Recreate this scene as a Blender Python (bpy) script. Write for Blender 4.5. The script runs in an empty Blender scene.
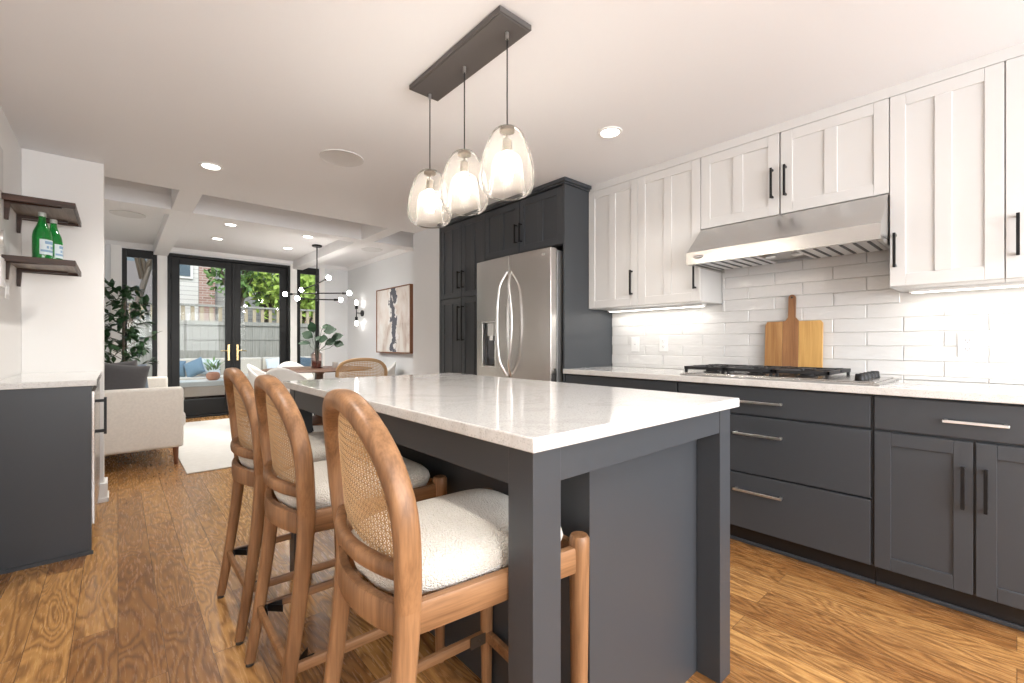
import bpy, bmesh, math, random
from mathutils import Vector, Matrix
R = math.radians
PI = math.pi
rnd = random.Random(7)
sc = bpy.context.scene
COL = sc.collection

# ------------------------------------------------------------------ camera, world, exposure
FPX, CX0, CY0, CAMH = 446.0, 512.0, 343.5, 1.094
cam = bpy.data.cameras.new('camera'); camo = bpy.data.objects.new('camera', cam); COL.objects.link(camo)
cam.sensor_width = 36.0; cam.lens = 36.0 * FPX / 1024.0
cam.shift_y = (CY0 - 341.5) / 1024.0
cam.clip_start = 0.02; cam.clip_end = 200
camo.location = (0, 0, CAMH); camo.rotation_euler = (R(90), 0, -math.atan2(394, 446))
sc.camera = camo
sc.view_settings.view_transform = 'Standard'
sc.view_settings.look = 'None'
sc.view_settings.exposure = 0.80
sc.view_settings.gamma = 1.0
sc.view_settings.use_curve_mapping = False
sc.cycles.use_denoising = True
sc.cycles.max_bounces = 10
sc.cycles.diffuse_bounces = 6
sc.cycles.transparent_max_bounces = 16
sc.cycles.sample_clamp_indirect = 6.0
sc.cycles.caustics_reflective = False
sc.cycles.caustics_refractive = False

world = bpy.data.worlds.new('sky'); sc.world = world; world.use_nodes = True
wn = world.node_tree.nodes; wl = world.node_tree.links
sky = wn.new('ShaderNodeTexSky')
try:
    sky.sky_type = 'NISHITA'; sky.sun_disc = False; sky.sun_elevation = R(48); sky.sun_rotation = R(200); sky.air_density = 1.2; sky.dust_density = 3.0
except Exception:
    pass
wn['Background'].inputs[1].default_value = 0.25
wl.new(sky.outputs[0], wn['Background'].inputs[0])

# soft spring sun over the garden
sl = bpy.data.lights.new('sun', 'SUN'); sl.energy = .9; sl.angle = R(6); sl.color = (1, .95, .86)
so = bpy.data.objects.new('sun', sl); COL.objects.link(so); so.rotation_euler = (R(48), 0, R(200)); so.location = (0, 0, 12)
# fill lamp in an added window behind the camera, standing in for sky
def area(name, loc, rot, sx, sy, watts, color=(1, 1, 1), parent=None):
    l = bpy.data.lights.new(name, 'AREA'); l.shape = 'RECTANGLE'; l.size = sx; l.size_y = sy; l.energy = watts; l.color = color
    o = bpy.data.objects.new(name, l); COL.objects.link(o); o.location = loc; o.rotation_euler = rot
    if parent: o.parent = parent
    return o
area('added_window_fill', (1.2, -2.38, 1.5), (R(90), 0, 0), 3.0, 1.5, 112, (.95, .97, 1.0))

# ------------------------------------------------------------------ materials
def mat(name, color=(.8, .8, .8), rough=.5, metal=0.0, spec=.5, **kw):
    m = bpy.data.materials.new(name); m.use_nodes = True
    b = m.node_tree.nodes['Principled BSDF']
    b.inputs['Base Color'].default_value = (*color, 1); b.inputs['Roughness'].default_value = rough
    b.inputs['Metallic'].default_value = metal; b.inputs['Specular IOR Level'].default_value = spec
    for k, v in kw.items(): b.inputs[k.replace('_', ' ')].default_value = v
    return m
class N:
    """small node helper"""
    def __init__(s, m): s.m = m; s.t = m.node_tree; s.b = s.t.nodes.get('Principled BSDF')
    def n(s, typ, **kw):
        x = s.t.nodes.new(typ)
        for k, v in kw.items(): setattr(x, k, v)
        return x
    def l(s, a, b): s.t.links.new(a, b)
    def pos(s, scale=(1, 1, 1), obj=True, rot=(0, 0, 0)):
        tc = s.n('ShaderNodeTexCoord'); mp = s.n('ShaderNodeMapping'); mp.inputs['Scale'].default_value = scale; mp.inputs['Rotation'].default_value = rot
        s.l(tc.outputs['Object' if obj else 'Generated'], mp.inputs[0]); return mp.outputs[0]
    def noise(s, vec, scale, detail=4, rough=.5, dist=0, dim='3D', w=None):
        x = s.n('ShaderNodeTexNoise'); x.noise_dimensions = dim; x.inputs['Scale'].default_value = scale; x.inputs['Detail'].default_value = detail
        x.inputs['Roughness'].default_value = rough; x.inputs['Distortion'].default_value = dist; s.l(vec, x.inputs['Vector'])
        if w is not None: s.l(w, x.inputs['W'])
        return x.outputs['Fac']
    def math(s, op, a, b=None, c=None):
        x = s.n('ShaderNodeMath'); x.operation = op
        for i, v in enumerate((a, b, c)):
            if v is None: continue
            if isinstance(v, (int, float)): x.inputs[i].default_value = v
            else: s.l(v, x.inputs[i])
        return x.outputs[0]
    def ramp(s, fac, stops, interp='LINEAR'):
        x = s.n('ShaderNodeValToRGB'); e = x.color_ramp.elements; x.color_ramp.interpolation = interp
        while len(e) < len(stops): e.new(.5)
        for i, (p, c) in enumerate(stops):
            e[i].position = p; e[i].color = (*c, 1) if len(c) == 3 else c
        s.l(fac, x.inputs[0]); return x.outputs[0]
    def mix(s, fac, a, b, mode='MIX'):
        x = s.n('ShaderNodeMix'); x.data_type = 'RGBA'; x.blend_type = mode
        for sock, v in ((x.inputs[0], fac), (x.inputs[6], a), (x.inputs[7], b)):
            if isinstance(v, (int, float)): sock.default_value = v
            elif isinstance(v, tuple): sock.default_value = (*v, 1)
            else: s.l(v, sock)
        return x.outputs[2]
    def bump(s, h, strength=.3, dist=.01):
        x = s.n('ShaderNodeBump'); x.inputs['Strength'].default_value = strength; x.inputs['Distance'].default_value = dist
        s.l(h, x.inputs['Height']); s.l(x.outputs[0], s.b.inputs['Normal']); return x
    def base(s, c): s.l(c, s.b.inputs['Base Color'])
    def rough(s, c): s.l(c, s.b.inputs['Roughness'])

M = {}
def paint(name, color, rough=.6):
    m = mat(name, color, rough, spec=.3); k = N(m); k.bump(k.noise(k.pos((60, 60, 60)), 3, 3), .05, .002); M[name] = m; return m
paint('wall_white', (.80, .79, .775)); paint('wall_cool', (.72, .74, .76)); paint('ceiling_white', (.80, .805, .82)); paint('trim_white', (.84, .84, .83), .4)
paint('outside_white', (.75, .74, .72))

def mk_floor():
    m = mat('oak_floor', rough=.3, spec=.5); k = N(m)
    tc = k.n('ShaderNodeTexCoord'); sp = k.n('ShaderNodeSeparateXYZ'); k.l(tc.outputs['Object'], sp.inputs[0])
    cb = k.n('ShaderNodeCombineXYZ'); k.l(sp.outputs[1], cb.inputs[0]); k.l(sp.outputs[0], cb.inputs[1])
    def brick(c1, c2, mort):
        b = k.n('ShaderNodeTexBrick'); b.offset = .37; b.offset_frequency = 2; b.squash = 1
        b.inputs['Color1'].default_value = c1; b.inputs['Color2'].default_value = c2; b.inputs['Mortar'].default_value = mort
        b.inputs['Scale'].default_value = 1; b.inputs['Mortar Size'].default_value = .0011; b.inputs['Mortar Smooth'].default_value = .2
        b.inputs['Brick Width'].default_value = 1.15; b.inputs['Row Height'].default_value = .126; b.inputs['Bias'].default_value = 0
        k.l(cb.outputs[0], b.inputs['Vector']); return b
    br = brick((0, 0, 0, 1), (1, 1, 1, 1), (.5, .5, .5, 1))
    rv = k.math('MULTIPLY', br.outputs['Color'], 37.0)
    mp = k.n('ShaderNodeMapping'); mp.inputs['Scale'].default_value = (7, 1.5, 1); k.l(tc.outputs['Object'], mp.inputs[0])
    n1 = k.noise(mp.outputs[0], 1.0, 2.5, .42, .5, '4D', rv)
    rings = k.math('PINGPONG', k.math('MULTIPLY', n1, 18.0), .5)
    mp2 = k.n('ShaderNodeMapping'); mp2.inputs['Scale'].default_value = (120, 11, 1); k.l(tc.outputs['Object'], mp2.inputs[0])
    fine = k.noise(mp2.outputs[0], 1.0, 4, .6, .2, '4D', rv)
    g = k.math('ADD', k.math('MULTIPLY', rings, 1.15), k.math('MULTIPLY', k.math('SUBTRACT', fine, .5), .7))
    col = k.ramp(g, [(0.0, (.25, .125, .045)), (.30, (.42, .215, .076)), (.66, (.54, .305, .112))])
    tone = k.ramp(br.outputs['Color'], [(0, (.60, .52, .47)), (.5, (.93, .91, .88)), (1, (1.12, 1.12, 1.08))])
    c = k.mix(1.0, col, tone, 'MULTIPLY')
    c = k.mix(br.outputs['Fac'], c, (.10, .048, .020))
    k.base(c)
    k.rough(k.ramp(fine, [(.3, (.20,) * 3), (.8, (.34,) * 3)]))
    hh = k.math('SUBTRACT', k.math('MULTIPLY', g, .25), br.outputs['Fac'])
    k.bump(hh, .25, .0015)
    M['floor'] = m
mk_floor()

def mk_quartz():
    m = mat('quartz', (.74, .73, .71), .09, spec=.5); k = N(m)
    v = k.pos()
    n = k.noise(v, 2.2, 6, .6, 1.2); vein = k.math('SUBTRACT', 1.0, k.math('MULTIPLY', k.math('ABSOLUTE', k.math('SUBTRACT', n, .5)), 26.0))
    mask = k.noise(v, 3.0, 2); vv = k.math('MULTIPLY', k.math('MAXIMUM', vein, 0.0), k.math('MULTIPLY', mask, .5))
    sp = k.noise(v, 220, 2, .7); cl = k.noise(v, 18, 5, .6)
    c = k.ramp(sp, [(.32, (.44, .435, .42)), (.46, (.66, .655, .64))])
    c = k.mix(k.math('MULTIPLY', cl, .25), c, (.62, .61, .59))
    c = k.mix(vv, c, (.42, .41, .39)); k.base(c)
    M['quartz'] = m
mk_quartz()

def cab(name, color, rough=.38):
    m = mat(name, color, rough, spec=.45); k = N(m); n = k.noise(k.pos((8, 8, 8)), 30, 3); k.bump(n, .04, .001)
    M[name] = m
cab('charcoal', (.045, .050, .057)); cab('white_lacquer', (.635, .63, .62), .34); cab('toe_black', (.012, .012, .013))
M['black_metal'] = mat('black_metal', (.012, .012, .013), .38, .6)
M['dark_plate'] = mat('dark_plate', (.13, .122, .118), .5, .4)
M['bronze'] = mat('bronze', (.14, .105, .075), .4, .8)
M['brass'] = mat('brass', (.75, .58, .30), .25, 1)
M['steel_bright'] = mat('steel_bright', (.85, .84, .83), .28, 1)
M['plastic_white'] = mat('plastic_white', (.82, .82, .81), .3)
M['socket_dark'] = mat('socket_dark', (.10, .10, .10), .5)
M['rubber'] = mat('rubber', (.02, .02, .02), .7)
M['cast_iron'] = mat('cast_iron', (.020, .020, .022), .45, .3)
M['grout'] = mat('grout', (.62, .61, .59), .8)

def mk_steel(name, stretch, c=(.56, .55, .535), r=.26):
    m = mat(name, c, r, 1); k = N(m); n = k.noise(k.pos(stretch), 1, 3, .6)
    k.rough(k.ramp(n, [(.3, (r - .015,) * 3), (.7, (r + .02,) * 3)])); k.bump(n, .012, .0004); M[name] = m
mk_steel('steel_vertical', (700, 700, 3), (.60, .58, .56), .24); mk_steel('steel_horizontal', (700, 3, 700), (.60, .59, .575), .25)

def mk_tile():
    m = mat('glazed_tile', (.70, .695, .685), .10, spec=.6); k = N(m)
    k.bump(k.noise(k.pos((1, 9, 22)), 1.6, 2, .5), .55, .006); M['tile'] = m
mk_tile()

def wood(name, dark, light, axis=2, scale=1.0, rough=.42):
    m = mat(name, light, rough, spec=.4); k = N(m); s = [26 * scale] * 3; s[axis] = 2.2 * scale
    n = k.noise(k.pos(tuple(s)), 1.0, 5, .6, .5); f = [240.0] * 3; f[axis] = 6; n2 = k.noise(k.pos(tuple(f)), 1, 2)
    g = k.math('ADD', k.math('MULTIPLY', n, .75), k.math('MULTIPLY', n2, .25))
    k.base(k.ramp(g, [(.33, dark), (.62, light)])); k.bump(g, .12, .001); M[name] = m
wood('stool_wood', (.13, .060, .024), (.34, .175, .080)); wood('stool_wood_x', (.13, .060, .024), (.34, .175, .080), 0)
wood('walnut', (.05, .022, .012), (.13, .060, .030), 0); wood('walnut_z', (.10, .035, .014), (.22, .085, .035), 2)
wood('shelf_dark', (.020, .011, .007), (.075, .035, .022), 0); wood('frame_wood', (.16, .06, .025), (.30, .13, .06), 2)
wood('board_mid', (.30, .13, .04), (.50, .27, .10), 2); wood('board_dark', (.20, .085, .035), (.38, .18, .07), 2, 1.4); wood('board_light', (.50, .26, .07), (.68, .40, .13), 2)
wood('rustic', (.10, .075, .055), (.26, .20, .155), 1)

def mk_cloth(name, c, scale=500, b=.35, rough=.95, vary=.12):
    m = mat(name, c, rough, spec=.15); k = N(m); n = k.noise(k.pos(), scale, 2); n2 = k.noise(k.pos(), scale * .12, 3)
    k.base(k.mix(n2, tuple(x * (1 - vary) for x in c), tuple(min(1, x * (1 + vary)) for x in c))); k.bump(n, b, .002)
    m.node_tree.nodes['Principled BSDF'].inputs['Sheen Weight'].default_value = .15; M[name] = m
mk_cloth('sofa_linen', (.70, .67, .62)); mk_cloth('pillow_grey', (.075, .072, .075)); mk_cloth('pillow_blue', (.12, .15, .19))
mk_cloth('outdoor_beige', (.55, .52, .46)); mk_cloth('outdoor_blue', (.15, .23, .30)); mk_cloth('outdoor_white', (.60, .66, .70)); mk_cloth('outdoor_slate', (.08, .12, .16))
mk_cloth('rug', (.62, .61, .58), 160, .9, 1, .10); mk_cloth('cane', (.46, .28, .13), 300, .2, .6)
def mk_boucle():
    m = mat('boucle', (.74, .69, .60), 1, spec=.1); k = N(m)
    v = k.n('ShaderNodeTexVoronoi'); v.inputs['Scale'].default_value = 240; k.l(k.pos(), v.inputs['Vector'])
    n = k.noise(k.pos(), 60, 3); h = k.math('SUBTRACT', k.math('MULTIPLY', n, .8), v.outputs['Distance'])
    k.base(k.ramp(v.outputs['Distance'], [(.0, (.80, .765, .70)), (.8, (.68, .635, .55))])); k.bump(h, 1.0, .004)
    m.node_tree.nodes['Principled BSDF'].inputs['Sheen Weight'].default_value = .3; M['boucle'] = m
mk_boucle()

def thin_glass(name, tint=(1, 1, 1), refl=.9, rough=.0, veil=0.0, blend=.18):
    m = bpy.data.materials.new(name); m.use_nodes = True; t = m.node_tree; t.nodes.clear()
    o = t.nodes.new('ShaderNodeOutputMaterial'); tr = t.nodes.new('ShaderNodeBsdfTransparent'); tr.inputs[0].default_value = (*tint, 1)
    g = t.nodes.new('ShaderNodeBsdfGlossy'); g.inputs['Roughness'].default_value = rough; g.inputs[0].default_value = (refl, refl, refl, 1)
    f = t.nodes.new('ShaderNodeLayerWeight'); f.inputs[0].default_value = blend
    mx = t.nodes.new('ShaderNodeMixShader'); t.links.new(f.outputs['Fresnel'], mx.inputs[0]); t.links.new(tr.outputs[0], mx.inputs[1]); t.links.new(g.outputs[0], mx.inputs[2])
    last = mx
    if veil:
        d = t.nodes.new('ShaderNodeBsdfTranslucent'); d.inputs[0].default_value = (.95, .93, .90, 1)
        m2 = t.nodes.new('ShaderNodeMixShader'); m2.inputs[0].default_value = veil; t.links.new(mx.outputs[0], m2.inputs[1]); t.links.new(d.outputs[0], m2.inputs[2]); last = m2
    t.links.new(last.outputs[0], o.inputs[0]); M[name] = m
thin_glass('window_glass', (.93, .96, .95), .9); thin_glass('pendant_glass', (.99, .975, .96), .95, .03, .07, .10); thin_glass('ribbed_glass', (.80, .66, .62), .7, .1, .15)
thin_glass('frosted_glass', (.985, .97, .95), .8, .12, .05, .16)
M['green_glass'] = mat('green_glass', (.02, .32, .06), .06, Transmission_Weight=.55, IOR=1.45)
def emit(name, c, s):
    m = bpy.data.materials.new(name); m.use_nodes = True; t = m.node_tree; t.nodes.clear(); o = t.nodes.new('ShaderNodeOutputMaterial'); e = t.nodes.new('ShaderNodeEmission')
    e.inputs[0].default_value = (*c, 1); e.inputs[1].default_value = s; t.links.new(e.outputs[0], o.inputs[0]); M[name] = m
emit('lamp_lens', (1, .96, .90), 9); emit('bulb_globe', (1, .95, .88), 48); emit('bulb_pendant', (1, .91, .80), 50); emit('bulb_sconce', (1, .93, .85), 15); emit('led', (1, .95, .88), 4)

def leafmat(name, a, b):
    m = mat(name, a, .45, spec=.4); k = N(m); k.base(k.mix(k.noise(k.pos(), 9, 2), a, b)); m.node_tree.nodes['Principled BSDF'].inputs['Subsurface Weight'].default_value = 0; M[name] = m
leafmat('leaf_dark', (.012, .035, .014), (.03, .085, .03)); leafmat('leaf_fiddle', (.008, .026, .012), (.025, .055, .028)); M['leaf_fiddle'].node_tree.nodes['Principled BSDF'].inputs['Specular IOR Level'].default_value = .2; leafmat('leaf_spring', (.25, .42, .06), (.50, .62, .16)); leafmat('leaf_mid', (.10, .22, .06), (.22, .36, .12))
wood('bark', (.05, .038, .028), (.13, .10, .075), 2)

# ------------------------------------------------------------------ mesh building
class MB:
    def __init__(s): s.bm = bmesh.new(); s.mi = 0
    def _f(s, vs):
        try:
            f = s.bm.faces.new(vs); f.material_index = s.mi; return f
        except ValueError: return None
    def box(s, x0, x1, y0, y1, z0, z1, mtx=None):
        if x0 > x1: x0, x1 = x1, x0
        if y0 > y1: y0, y1 = y1, y0
        if z0 > z1: z0, z1 = z1, z0
        v = [Vector(p) for p in ((x0, y0, z0), (x1, y0, z0), (x1, y1, z0), (x0, y1, z0), (x0, y0, z1), (x1, y0, z1), (x1, y1, z1), (x0, y1, z1))]
        if mtx: v = [mtx @ p for p in v]
        b = [s.bm.verts.new(p) for p in v]
        for q in ((0, 3, 2, 1), (4, 5, 6, 7), (0, 1, 5, 4), (1, 2, 6, 5), (2, 3, 7, 6), (3, 0, 4, 7)): s._f([b[i] for i in q])
        return s
    def rings(s, rings, close_u=True, cap=True):
        """rings: list of lists of points, quads between successive rings"""
        rr = [[s.bm.verts.new(p) for p in r] for r in rings]; n = len(rr[0])
        for a, b in zip(rr, rr[1:]):
            for i in range(n if close_u else n - 1):
                j = (i + 1) % n; s._f([a[i], a[j], b[j], b[i]])
        if cap and close_u: s._f(list(reversed(rr[0]))); s._f(rr[-1])
        return rr
    def cyl(s, p0, p1, r0, r1=None, n=16, cap=True):
        r1 = r0 if r1 is None else r1; p0 = Vector(p0); p1 = Vector(p1); d = (p1 - p0).normalized()
        a = d.cross(Vector((0, 0, 1)) if abs(d.z) < .9 else Vector((1, 0, 0))).normalized(); b = d.cross(a)
        mk = lambda p, r: [p + (a * math.cos(t) + b * math.sin(t)) * r for t in (2 * PI * i / n for i in range(n))]
        s.rings([mk(p0, r0), mk(p1, r1)], True, cap); return s
    def lathe(s, prof, c=(0, 0, 0), n=32, cap=False):
        c = Vector(c); s.rings([[c + Vector((r * math.cos(2 * PI * i / n), r * math.sin(2 * PI * i / n), z)) for i in range(n)] for r, z in prof], True, cap); return s
    def sphere(s, c, r, n=14, m=9, sz=1.0):
        prof = [(max(1e-4, r * math.sin(PI * j / m)), -r * sz * math.cos(PI * j / m)) for j in range(m + 1)]
        return s.lathe(prof, c, n)
    def sweep(s, pts, nrm, w, h, n=12, e=3.0, cap=True):
        """sweep a super-elliptic section; w along nrm, h along tangent x nrm; w, h may be lists"""
        pts = [Vector(p) for p in pts]; L = len(pts); out = []
        for i, p in enumerate(pts):
            t = (pts[min(i + 1, L - 1)] - pts[max(i - 1, 0)]).normalized(); q = Vector(nrm[i] if isinstance(nrm, list) else nrm)
            q = (q - t * q.dot(t)).normalized(); b = t.cross(q)
            ww = (w[i] if isinstance(w, list) else w) / 2; hh = (h[i] if isinstance(h, list) else h) / 2; ring = []
            for k in range(n):
                a = 2 * PI * k / n; ca, sa = math.cos(a), math.sin(a)
                ring.append(p + q * ww * math.copysign(abs(ca) ** (2 / e), ca) + b * hh * math.copysign(abs(sa) ** (2 / e), sa))
            out.append(ring)
        s.rings(out, True, cap); return s
    def tube(s, pts, r, n=8): return s.sweep(pts, (0.3, 0.2, 1) if abs((Vector(pts[-1]) - Vector(pts[0])).normalized().z) < .9 else (1, 0.1, 0), 2 * r, 2 * r, n, 2)
    def prism(s, poly, axis, a, b):
        """extrude a 2D polygon along axis (0,1,2) from a to b"""
        def P(u, v, t): return ((t, u, v), (u, t, v), (u, v, t))[axis]
        s.rings([[Vector(P(u, v, a)) for u, v in poly], [Vector(P(u, v, b)) for u, v in poly]]); return s
    def build(s, name, m, parent=None, bevel=0, smooth=None, subsurf=0, seg=2, auto=R(35)):
        bmesh.ops.recalc_face_normals(s.bm, faces=s.bm.faces)
        me = bpy.data.meshes.new(name); s.bm.to_mesh(me); s.bm.free()
        for x in (m if isinstance(m, (list, tuple)) else [m]): me.materials.append(x if not isinstance(x, str) else M[x])
        o = bpy.data.objects.new(name, me); COL.objects.link(o)
        if parent: o.parent = parent
        if smooth is None: smooth = bool(bevel or subsurf)
        if smooth:
            for p in me.polygons: p.use_smooth = True
        if bevel:
            bv = o.modifiers.new('bevel', 'BEVEL'); bv.width = bevel; bv.segments = seg; bv.limit_method = 'ANGLE'; bv.angle_limit = R(40); bv.harden_normals = True
        if subsurf:
            ss = o.modifiers.new('sub', 'SUBSURF'); ss.levels = subsurf; ss.render_levels = subsurf
        if smooth and not bevel and not subsurf:
            try: me.set_sharp_from_angle(angle=auto)
            except Exception: pass
        return o
def rbox(x0, x1, y0, y1, z0, z1): return MB().box(x0, x1, y0, y1, z0, z1)
def tag(o, label=None, cat=None, group=None, kind=None):
    if label: o['label'] = label
    if cat: o['category'] = cat
    if group: o['group'] = group
    if kind: o['kind'] = kind
    return o
def thing(name, label, cat, loc=(0, 0, 0), rz=0, group=None):
    o = bpy.data.objects.new(name, None); COL.objects.link(o); o.location = loc; o.rotation_euler = (0, 0, rz); o.empty_display_size = .05
    return tag(o, label, cat, group)
def struct(o): o['kind'] = 'structure'; return o
def copy_tree(o, parent=None):
    c = o.copy(); COL.objects.link(c); c.parent = parent
    for ch in [x for x in bpy.data.objects if x.parent == o]: copy_tree(ch, c)
    return c

# ------------------------------------------------------------------ room shell
LW, RW, BW, FW = -.46, 3.11, 8.0, -2.3      # left, right, back (garden) and front wall planes
CK, CL = 2.335, 2.465                       # kitchen and living ceiling heights
struct(rbox(LW - .15, RW + .15, FW - .15, BW + .12, -.12, 0).build('floor', 'floor'))
struct(rbox(LW - .15, RW + .15, FW - .15, 4.49, CK, 2.75).build('ceiling', 'ceiling_white'))
struct(rbox(LW - .15, RW + .15, 5.19, BW + .12, CL, 2.75).build('ceiling_living', 'ceiling_white'))
struct(rbox(LW - .15, RW + .15, 4.49, 5.19, 2.60, 2.75).build('ceiling_coffer', 'ceiling_white'))
struct(rbox(LW - .15, RW + .01, 5.19, 5.40, CK, CL).build('trim_1', 'ceiling_white', bevel=.003))
def beam(name, x0, x1):
    b = MB(); b.box(x0, x1, 4.491, 5.189, CK, 2.60); b.box(x0, x1, 5.40, BW, CK, CL); struct(b.build(name, 'ceiling_white', bevel=.003))
beam('trim_2', .37, .53); beam('trim_3', 2.18, 2.34)
struct(rbox(LW - .15, LW, FW - .15, BW + .12, 0, 2.62).build('wall_left', 'wall_white'))
struct(rbox(RW, RW + .15, FW - .15, BW + .12, 0, 2.62).build('wall_right', 'wall_cool'))
struct(rbox(LW, -.073, 4.18, 4.34, 0, CK).build('wall_partition', 'wall_white', bevel=.004))
struct(rbox(2.51, RW, 3.985, 4.54, 0, CK).build('wall_pantry_end', 'wall_cool', bevel=.004))
# back wall with openings
wb = MB()
opens = [(.04, .411, .05, 2.385), (.527, 2.143, .0, 2.385), (2.252, 2.608, .05, 2.385)]
xs = LW
for x0, x1, z0, z1 in opens:
    wb.box(xs, x0, BW, BW + .12, 0, CL); wb.box(x0, x1, BW, BW + .12, z1, CL)
    if z0 > 0: wb.box(x0, x1, BW, BW + .12, 0, z0)
    xs = x1
wb.box(xs, RW, BW, BW + .12, 0, CL)
struct(wb.build('wall_back', 'wall_cool'))
wf = MB(); wf.box(LW, -.3, FW - .12, FW, 0, CK); wf.box(2.7, RW, FW - .12, FW, 0, CK); wf.box(-.3, 2.7, FW - .12, FW, 0, .8); wf.box(-.3, 2.7, FW - .12, FW, 2.2, CK)
struct(wf.build('wall_front', 'wall_white'))
fr = MB()
for x in (-.3, .68, 1.66, 2.64): fr.box(x, x + .06, FW - .09, FW - .03, .8, 2.2)
fr.box(-.3, 2.7, FW - .09, FW - .03, .8, .86); fr.box(-.3, 2.7, FW - .09, FW - .03, 2.14, 2.2)
w3 = struct(fr.build('window_added', 'trim_white'))  # invented window, out of view, added so the fill lamp has an opening
# casings, crown and baseboards
t = MB()
for x0, x1 in ((-.073, .035), (.415, .522), (2.148, 2.247), (2.613, 2.70)): t.box(x0, x1, BW - .018, BW - .001, .0, CL - .05)
struct(t.build('trim_4', 'trim_white', bevel=.002))
struct(MB().prism([(BW - .001, CL - .001), (BW - .055, CL - .001), (BW - .02, CL - .05), (BW - .001, CL - .06)], 0, LW, RW - .001).build('trim_5', 'ceiling_white'))
struct(MB().prism([(RW - .001, CL - .001), (RW - .055, CL - .001), (RW - .02, CL - .05), (RW - .001, CL - .06)], 1, 5.41, BW - .06).build('trim_6', 'ceiling_white'))
struct(rbox(RW - .016, RW - .001, 4.55, BW - .02, 0, .12).build('baseboard_right', 'trim_white', bevel=.003))
b = MB(); b.box(-.20, -.055, 4.162, 4.179, 0, .13); b.box(-.072, -.055, 4.18, 4.355, 0, .13); b.box(-.20, -.055, 4.341, 4.355, 0, .13)
b.box(-.20, -.048, 4.158, 4.165, 0, .03); b.box(-.056, -.048, 4.158, 4.36, 0, .03)
struct(b.build('baseboard_partition', 'trim_white', bevel=.002))

# glazed french doors and side windows
def glazed(name, x0, x1, z0, z1, st, top, bot, glassz=None, y=BW + .03):
    m = MB(); m.box(x0, x0 + st, y, y + .05, z0, z1); m.box(x1 - st, x1, y, y + .05, z0, z1)
    m.box(x0 + st, x1 - st, y, y + .05, z1 - top, z1); m.box(x0 + st, x1 - st, y, y + .05, z0, z0 + bot)
    o = struct(m.build(name, 'black_frame', bevel=.004))
    p = rbox(x0 + st - .005, x1 - st + .005, y + .02, y + .026, z0 + bot - .005, z1 - top + .005).build('pane', 'window_glass', o)
    return o
M['black_frame'] = mat('black_frame', (.009, .0095, .010), .42, spec=.3)
fm = MB(); fm.box(.527, .567, BW - .012, BW + .10, 0, 2.385); fm.box(2.103, 2.143, BW - .012, BW + .10, 0, 2.385); fm.box(.567, 2.103, BW - .012, BW + .10, 2.345, 2.385); fm.box(.567, 2.103, BW - .012, BW + .10, 0, .03)
struct(fm.build('door_frame', 'black_frame', bevel=.003))
d1 = glazed('door_1', .570, 1.333, .033, 2.342, .10, .095, .235); d2 = glazed('door_2', 1.337, 2.100, .033, 2.342, .10, .095, .235)
struct(rbox(1.318, 1.352, BW + .005, BW + .029, .035, 2.34).build('trim_7', 'black_frame', bevel=.004))
for d, x, s in ((d1, 1.276, -1), (d2, 1.394, 1)):
    rbox(x - .017, x + .017, BW + .018, BW + .0295, .83, 1.08).build('handle_plate', 'brass', d, bevel=.006)
    h = MB(); h.cyl((x, BW + .02, .985), (x, BW - .035, .985), .009); h.tube([(x, BW - .03, .985), (x + s * .05, BW - .035, .985), (x + s * .11, BW - .03, .978)], .008)
    h.cyl((x, BW + .02, .88), (x, BW + .006, .88), .014); h.build('door_handle', 'brass', d, smooth=True)
for d, x in ((d1, .565), (d2, 2.105)):
    for z in (.35, 1.2, 2.05): MB().cyl((x, BW - .018, z - .05), (x, BW - .018, z + .05), .008, n=10).build('hinge', 'black_metal', d, smooth=True)
glazed('window_1', .04, .411, .05, 2.385, .052, .11, .10, y=BW - .005); glazed('window_2', 2.252, 2.608, .05, 2.385, .052, .11, .10, y=BW - .005)

# ------------------------------------------------------------------ kitchen cabinetry
def bar_handle(parent, x, y, z0, z1, m='black_metal', horizontal=False, out=.034, name='handle', t=.011):
    """square bar pull standing off a face at x that looks toward -X; along z, or along y when horizontal (then y..z0 are y range)"""
    h = MB()
    if horizontal:
        y0, y1, z = y, z0, z1
        h.box(x - out, x - out + t, y0, y1, z - t / 2, z + t / 2)
        for yy in (y0 + .004, y1 - .004 - t): h.box(x - out + t - .002, x + .001, yy, yy + t, z - t / 2, z + t / 2)
    else:
        h.box(x - out, x - out + t, y - t / 2, y + t / 2, z0, z1)
        for zz in (z0 + .004, z1 - .004 - t): h.box(x - out + t - .002, x + .001, y - t / 2, y + t / 2, zz, zz + t)
    return h.build(name, m, parent, bevel=.0015)
def shaker(parent, x, y0, y1, z0, z1, m, panels=2, fw=.052, th=.02, name='door'):
    """door whose face is at x looking toward -X"""
    y0, y1 = min(y0, y1) + .0018, max(y0, y1) - .0018; z0 += .0018; z1 -= .0018; d = MB()
    d.box(x, x + th, y0, y0 + fw, z0, z1); d.box(x, x + th, y1 - fw, y1, z0, z1)
    d.box(x, x + th, y0 + fw, y1 - fw, z1 - fw, z1); d.box(x, x + th, y0 + fw, y1 - fw, z0, z0 + fw)
    if panels == 2: c = (y0 + y1) / 2; d.box(x, x + th, c - fw / 2, c + fw / 2, z0 + fw, z1 - fw)
    d.box(x + .008, x + th - .002, y0 + fw - .002, y1 - fw + .002, z0 + fw - .002, z1 - fw + .002)
    return d.build(name, m, parent, bevel=.0022)
def carcass(parent, x0, x1, y0, y1, z0, z1, m): return rbox(x0, x1, y0 + .0008, y1 - .0008, z0, z1).build('body', m, parent)
FX, UX = 2.51, 2.79
WX = RW - .0008
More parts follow.
